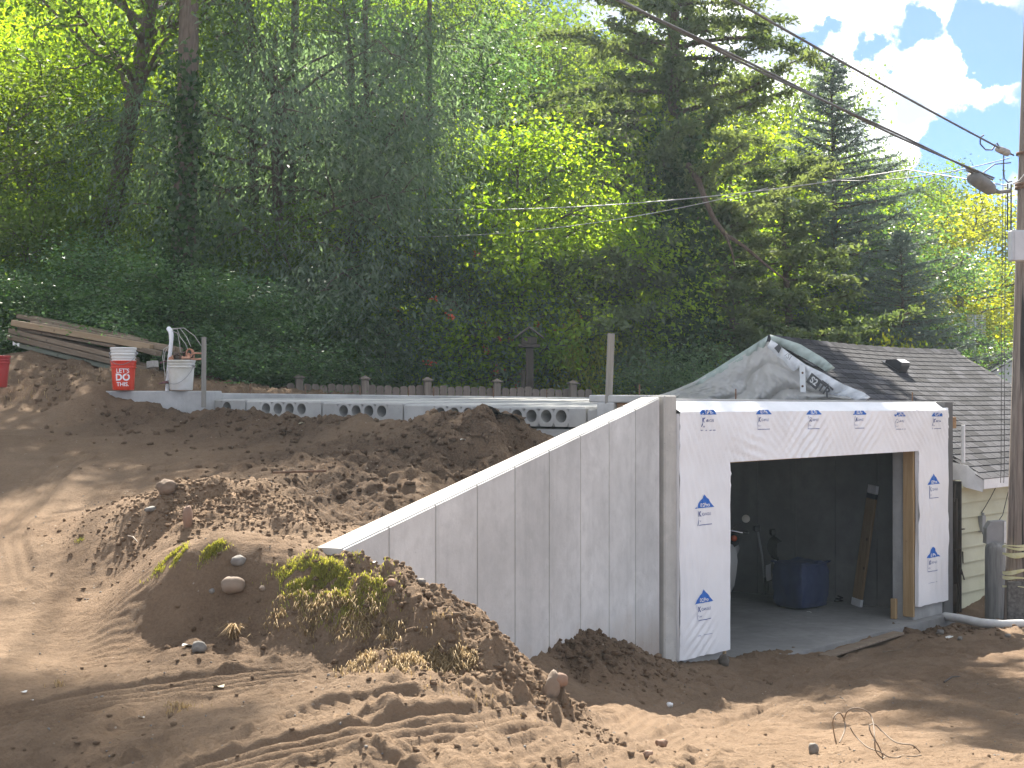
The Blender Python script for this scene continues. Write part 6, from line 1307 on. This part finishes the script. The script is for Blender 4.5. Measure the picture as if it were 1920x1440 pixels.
bank = spots((720,1060,9.8,.25,1.5), (800,1110,9.6,.25,2), (860,1150,9.5,.28,2), (930,1210,9.3,.28,2), (1000,1270,9.2,.28,2), (1050,1320,9.0,.22,1.5), (760,1170,9.2,.3,1), (880,1270,8.8,.3,1.2), (640,1060,9.9,.2,1), (400,1110,9.6,.4,.5)); front = spots((900,1400,7.8,.7,2), (1150,1410,8.4,.7,2), (600,1410,7.7,.6,1), (150,1420,7.9,.5,1.0), (1500,1400,9.6,.9,1), (300,1290,8.9,.7,.4), (1800,1400,9.8,.9,.7)); piles = spots((1110,1215,13.5,.3,2), (1160,1220,13.8,.3,2), (1060,1235,13.1,.25,1), (1720,1182,18.8,.4,1.5), (1850,1180,18.9,.6,1.5), (1250,1245,14.7,.3,1))
joined_lumps('dirt_clods', 4500, mound, .003, .024, M_soil, 1, 'dirt clods over the sunlit sandy mound', power=3.5); joined_lumps('dirt_clods', 2600, dug, .006, .05, M_soil, 2, 'dirt clods over the dark dug ground before the slab', power=3.5); joined_lumps('dirt_clods', 2600, bank, .003, .03, M_soil, 3, 'dirt clods over the bank beside the wing wall', power=3.5)
joined_lumps('dirt_clods', 900, front, .003, .022, M_soil, 4, 'dirt clods scattered over the foreground sand', power=4); joined_lumps('dirt_clods', 1500, piles, .008, .045, M_soil, 5, 'dirt clods on the piles at the foot of the garage', power=3)
joined_lumps('pebbles', 1500, lambda r, n: (r.uniform(-4, 5, n), r.uniform(7.2, 14, n)), .0025, .011, M_stone2, 6, 'small pale pebbles strewn over the ground', power=2)
ML_grass = leafmat('grass_blade', (.14, .155, .035), (.30, .27, .10), .45, (1.5, 1.5, .5), gloss=.05); ML_dry = leafmat('dry_grass', (.22, .165, .085), (.36, .28, .16), .3, (1.1, 1.0, .8), gloss=.03)
def grass(name, spots_, n, lo, hi, mat, seed, label, lean=.5, w=.0026, kind='stuff', cat=None, dirn=None, hang=0.0):
    r = np.random.default_rng(seed); wt = np.array([q[4] for q in spots_], float); ix = r.choice(len(spots_), n, p=wt / wt.sum()); c = np.array([tuple(onground(q[0], q[1]))[:2] for q in spots_])
    rx = np.array([q[2] for q in spots_]); ry = np.array([q[3] for q in spots_]); x = c[ix, 0] + r.normal(size=n) * rx[ix]; y = c[ix, 1] + r.normal(size=n) * ry[ix]
    keep = fbm(x * 9, y * 9, 2, seed) > -.25; x, y = x[keep], y[keep]; n = len(x); z = gza(x, y) - .004; h = r.uniform(lo, hi, n); a = r.random(n) * 6.28; d = np.stack([np.cos(a), np.sin(a)], 1) * lean * r.random((n, 1))
    if dirn is not None: d += np.array(dirn)
    sd = np.stack([-np.sin(a + r.normal(size=n)), np.cos(a), 0 * a], 1) * w; v = np.empty((n, 5, 3)); p = np.stack([x, y, z], 1); m = p + np.stack([d[:, 0] * h * .35, d[:, 1] * h * .35, h * .6], 1); t = p + np.stack([d[:, 0] * h, d[:, 1] * h, h * (.85 - .5 * np.abs(d).sum(1) * .5 - hang)], 1)
    v[:, 0] = p - sd; v[:, 1] = p + sd; v[:, 2] = m + sd * .8; v[:, 3] = m - sd * .8; v[:, 4] = t
    f4 = np.array([0, 1, 2, 3]); me = bpy.data.meshes.new(name); me.vertices.add(n * 5); me.vertices.foreach_set('co', (v - (v[0, 0] if kind is None else 0)).astype(np.float32).ravel())
    b5 = (np.arange(n) * 5)[:, None]; lp = np.concatenate([b5 + f4, b5 + np.array([3, 2, 4])], 1).astype(np.int32).ravel(); me.loops.add(len(lp)); me.loops.foreach_set('vertex_index', lp); me.polygons.add(2 * n)
    st = (np.arange(n) * 7)[:, None] + np.array([0, 4]); me.polygons.foreach_set('loop_start', st.astype(np.int32).ravel()); me.update(calc_edges=True)
    A = me.attributes.new('tint', 'FLOAT', 'FACE'); A.data.foreach_set('value', np.repeat(r.random(n), 2).astype(np.float32)); me.materials.append(mat); o_ = place(name, me)
    if kind is None: o_.location = v[0, 0]; tag(o_, label, cat)
    else: o_['kind'] = kind; o_['label'] = label
grass('grass', [(580,1078,.08,.06,2), (630,1095,.10,.07,3), (590,1105,.09,.06,2), (670,1115,.09,.06,2), (550,1070,.07,.05,1), (700,1130,.07,.06,.8)], 12000, .012, .045, ML_grass, 3, 'green grass sod on top of the dirt bank', .9)
grass('grass', [(318,1050,.05,.03,2), (398,1036,.045,.025,1.6), (335,1046,.03,.02,.6)], 2200, .015, .04, ML_grass, 4, 'two small green grass tufts on the bank edge', .9); grass('grass', [(150,1013,.02,.015,1)], 40, .02, .035, ML_grass, 5, 'tiny green sprig on the sandy path', .9)
grass('dry_grass', [(560,1140,.09,.05,1.5), (640,1150,.11,.05,2), (690,1170,.09,.05,1.6), (720,1190,.06,.05,1), (760,1250,.10,.05,1.5), (820,1225,.08,.06,2), (840,1250,.07,.05,1.4), (690,1245,.09,.04,1), (860,1240,.06,.05,1), (600,1155,.08,.05,1)], 5200, .02, .07, ML_dry, 6, 'dry straw-coloured grass hanging on the broken sod edges', .9, dirn=(.05, -.55), hang=.35)
grass('dry_grass', [(330,1330,.06,.04,1), (105,1285,.03,.02,.4), (870,1300,.2,.08,.5)], 300, .02, .05, ML_dry, 8, 'wisps of dry grass on the foreground ground', .9)
grass('grass_tuft', [(440,1195,.018,.012,1)], 110, .07, .16, ML_dry, 7, 'pale dead grass tuft drooping at the foot of the dark bank', .95, kind=None, cat='grass tuft', w=.004, dirn=(-.1, -.25), hang=.3)
grass('dry_grass', [(150,700,.5,.3,1), (60,735,.3,.2,1), (330,720,.5,.3,.6)], 260, .03, .10, ML_dry, 9, 'roots and straw in the dirt left of the buckets', .9)
# bent wire in the foreground
M_wirer = simple('old_wire', (.15, .11, .08), (.27, .21, .15), 20, .7)
def fgp(px, py, hgt=None, Z=None): return P(px, py, Z)
Zw = onground(1640, 1425).y; ew = empty('bent_wire', onground(1640, 1425), 'bent rusty wire loops sticking up from the foreground sand', 'wire')
for w in ([(1568,1395),(1563,1370),(1562,1350),(1570,1337),(1578,1340),(1584,1355),(1583,1372),(1574,1392)], [(1582,1352),(1588,1335),(1600,1328),(1618,1330),(1632,1340),(1638,1360),(1640,1385),(1643,1410),(1662,1428)], [(1594,1364),(1604,1380),(1625,1400),(1650,1410),(1670,1420),(1700,1420),(1728,1416)], [(1630,1360),(1640,1358),(1655,1372),(1680,1392),(1710,1397),(1725,1410)], [(1630,1360),(1632,1372),(1648,1400),(1658,1425)]):
    b = MB(); n = len(w); pts = [P(x, y, Zw + .12 * math.sin(i * 1.3 + len(w))) for i, (x, y) in enumerate(w)]
    sm = []
    for i in range(n - 1):
        for t in np.linspace(0, 1, 6)[:-1]:
            p0, p1, p2, p3 = pts[max(i - 1, 0)], pts[i], pts[i + 1], pts[min(i + 2, n - 1)]
            sm.append(.5 * (2 * p1 + (p2 - p0) * t + (2 * p0 - 5 * p1 + 4 * p2 - p3) * t * t + (3 * p1 - p0 - 3 * p2 + p3) * t ** 3))
    sm.append(pts[-1]); sm = [Vector((p.x, p.y, max(p.z, gz(p.x, p.y) + .002))) for p in sm]; b.tube(sm, .0042, 6); b.build('wire_strand', M_wirer, ew)
# boards, cloth, sticks, litter
def slab(name, pts, th, mat, label, cat):
    w = [onground(*p) for p in pts]; zm = sum(p.z for p in w) / len(w); b = MB(); b.prism([Vector((p.x, p.y, .5 * p.z + .5 * zm + .012)) for p in w], UZ * th); return b.thing(name, mat, w[0], label, cat)
b = MB(); b.bar(onground(512, 897) + UZ * .05, onground(612, 897) + UZ * .06, .03, .02, ch=.003); b.thing('stick', M_rust, onground(560, 897), 'thin dark stick lying on the dug dirt behind the sandy mound', 'stick')
b = MB(); nu, nv = 14, 8; q = onground(925, 775)
b.grid([P(905 + 70 * u, 768 + 26 * u * u + 10 * v, 15.0 + .25 * v) + UZ * (.02 * math.sin(u * 9 + v * 4) + .02) for v in np.linspace(0, 1, nv) for u in np.linspace(0, 1, nu)], nu, nv); b.add([Vector(v) - UZ * .006 for v in b.v], b.f, 0, True)
b.thing('black_cloth', simple('dark_cloth', (.022, .018, .015), (.055, .045, .036), 9, .95, 60, .5), q, 'dark torn cloth flap lying on top of the dirt heap by the slab', 'cloth', recalc=False)
for i, ((x0, y0), (x1, y1), r_) in enumerate((((1480, 1188), (1540, 1183), .006), ((1655, 1225), (1690, 1222), .006), ((1770, 1282), (1800, 1272), .008), ((240, 1010), (258, 1022), .006), ((700, 1235), (740, 1225), .004))):
    a, c = onground(x0, y0), onground(x1, y1); m_ = (a + c) / 2; b = MB(); b.tube([a + UZ * .015, Vector((m_.x, m_.y, gz(m_.x, m_.y) + .03)), c + UZ * .02], [r_, r_ * 1.1, r_ * .6], 6)
    b.thing('stick', (M_wirer, M_wirer, M_dkw, M_wirer, M_wirer)[i], a, ('thin pale stick on the drive before the doorway', 'thin pale stick on the drive at the right of the doorway', 'short dark branch on the drive at the right', 'small twig on the sandy path by the mound', 'thin root strand on the broken sod')[i], 'stick')
for i, (x, y, s_) in enumerate(((353, 1214, .05), (265, 1348, .022), (410, 1292, .045), (45, 1300, .025), (1780, 1196, .06), (565, 796, .05), (868, 827, .035), (345, 793, .06), (60, 1318, .012), (700, 1060, .02))):
    p = onground(x, y); b = MB(); b.grid([p + Vector((s_ * (u - .5) * 1.4, s_ * (v - .5) * .7, .012 + s_ * .18 * math.sin(3 * u + 2 * v + i))) for v in (0, .5, 1) for u in (0, .33, .66, 1)], 4, 3); b.add([Vector(v) + UZ * -.003 for v in b.v], b.f)
    b.thing('paper_scrap', M_wpl if i not in (2, 5, 7) else simple('pale_leaf_litter', (.42, .38, .26), rough=.8), p, ('white scrap by the angular stone at the foot of the bank', 'tiny white scrap on the shaded sand at lower left', 'pale curled leaf lying on the tyre track', 'small pale scrap at the left edge of the foreground', 'white scrap on the rubble below the garage corner', 'pale chip on the dug dirt before the slab', 'pale chip on the dirt heap near the wing wall', 'pale chip on the dirt below the concrete beam', 'tiny scrap at the lower left beside the track', 'tiny pale scrap on the bank near the wing wall tip')[i], 'litter', recalc=False)

# ------------------------------------------------------------------ haze volume added in place of lens glare
def haze():
    m = bpy.data.materials.new('haze'); m.use_nodes = True; nt = m.node_tree; nt.nodes.clear(); out = N(nt, 'ShaderNodeOutputMaterial'); v = N(nt, 'ShaderNodeVolumePrincipled')
    v.inputs['Color'].default_value = (.74, .90, 1.0, 1); v.inputs['Density'].default_value = HAZE; v.inputs['Anisotropy'].default_value = .45; L(nt, v.outputs[0], out.inputs['Volume'])
    zt = 32.0; b = MB(); b.fbox((0, 0, 0), (1, 0, 0), (0, 1, 0), UZ, (-119, 119), (-48, 135), (-7, zt)); o_ = b.build('haze', m); o_['kind'] = 'stuff'; o_['label'] = 'thin haze added in the air to stand for sun glare'
HAZE = .0006
print('GROUND Z RANGE', GZ.min(), GZ.max())
if HAZE > 0: haze()
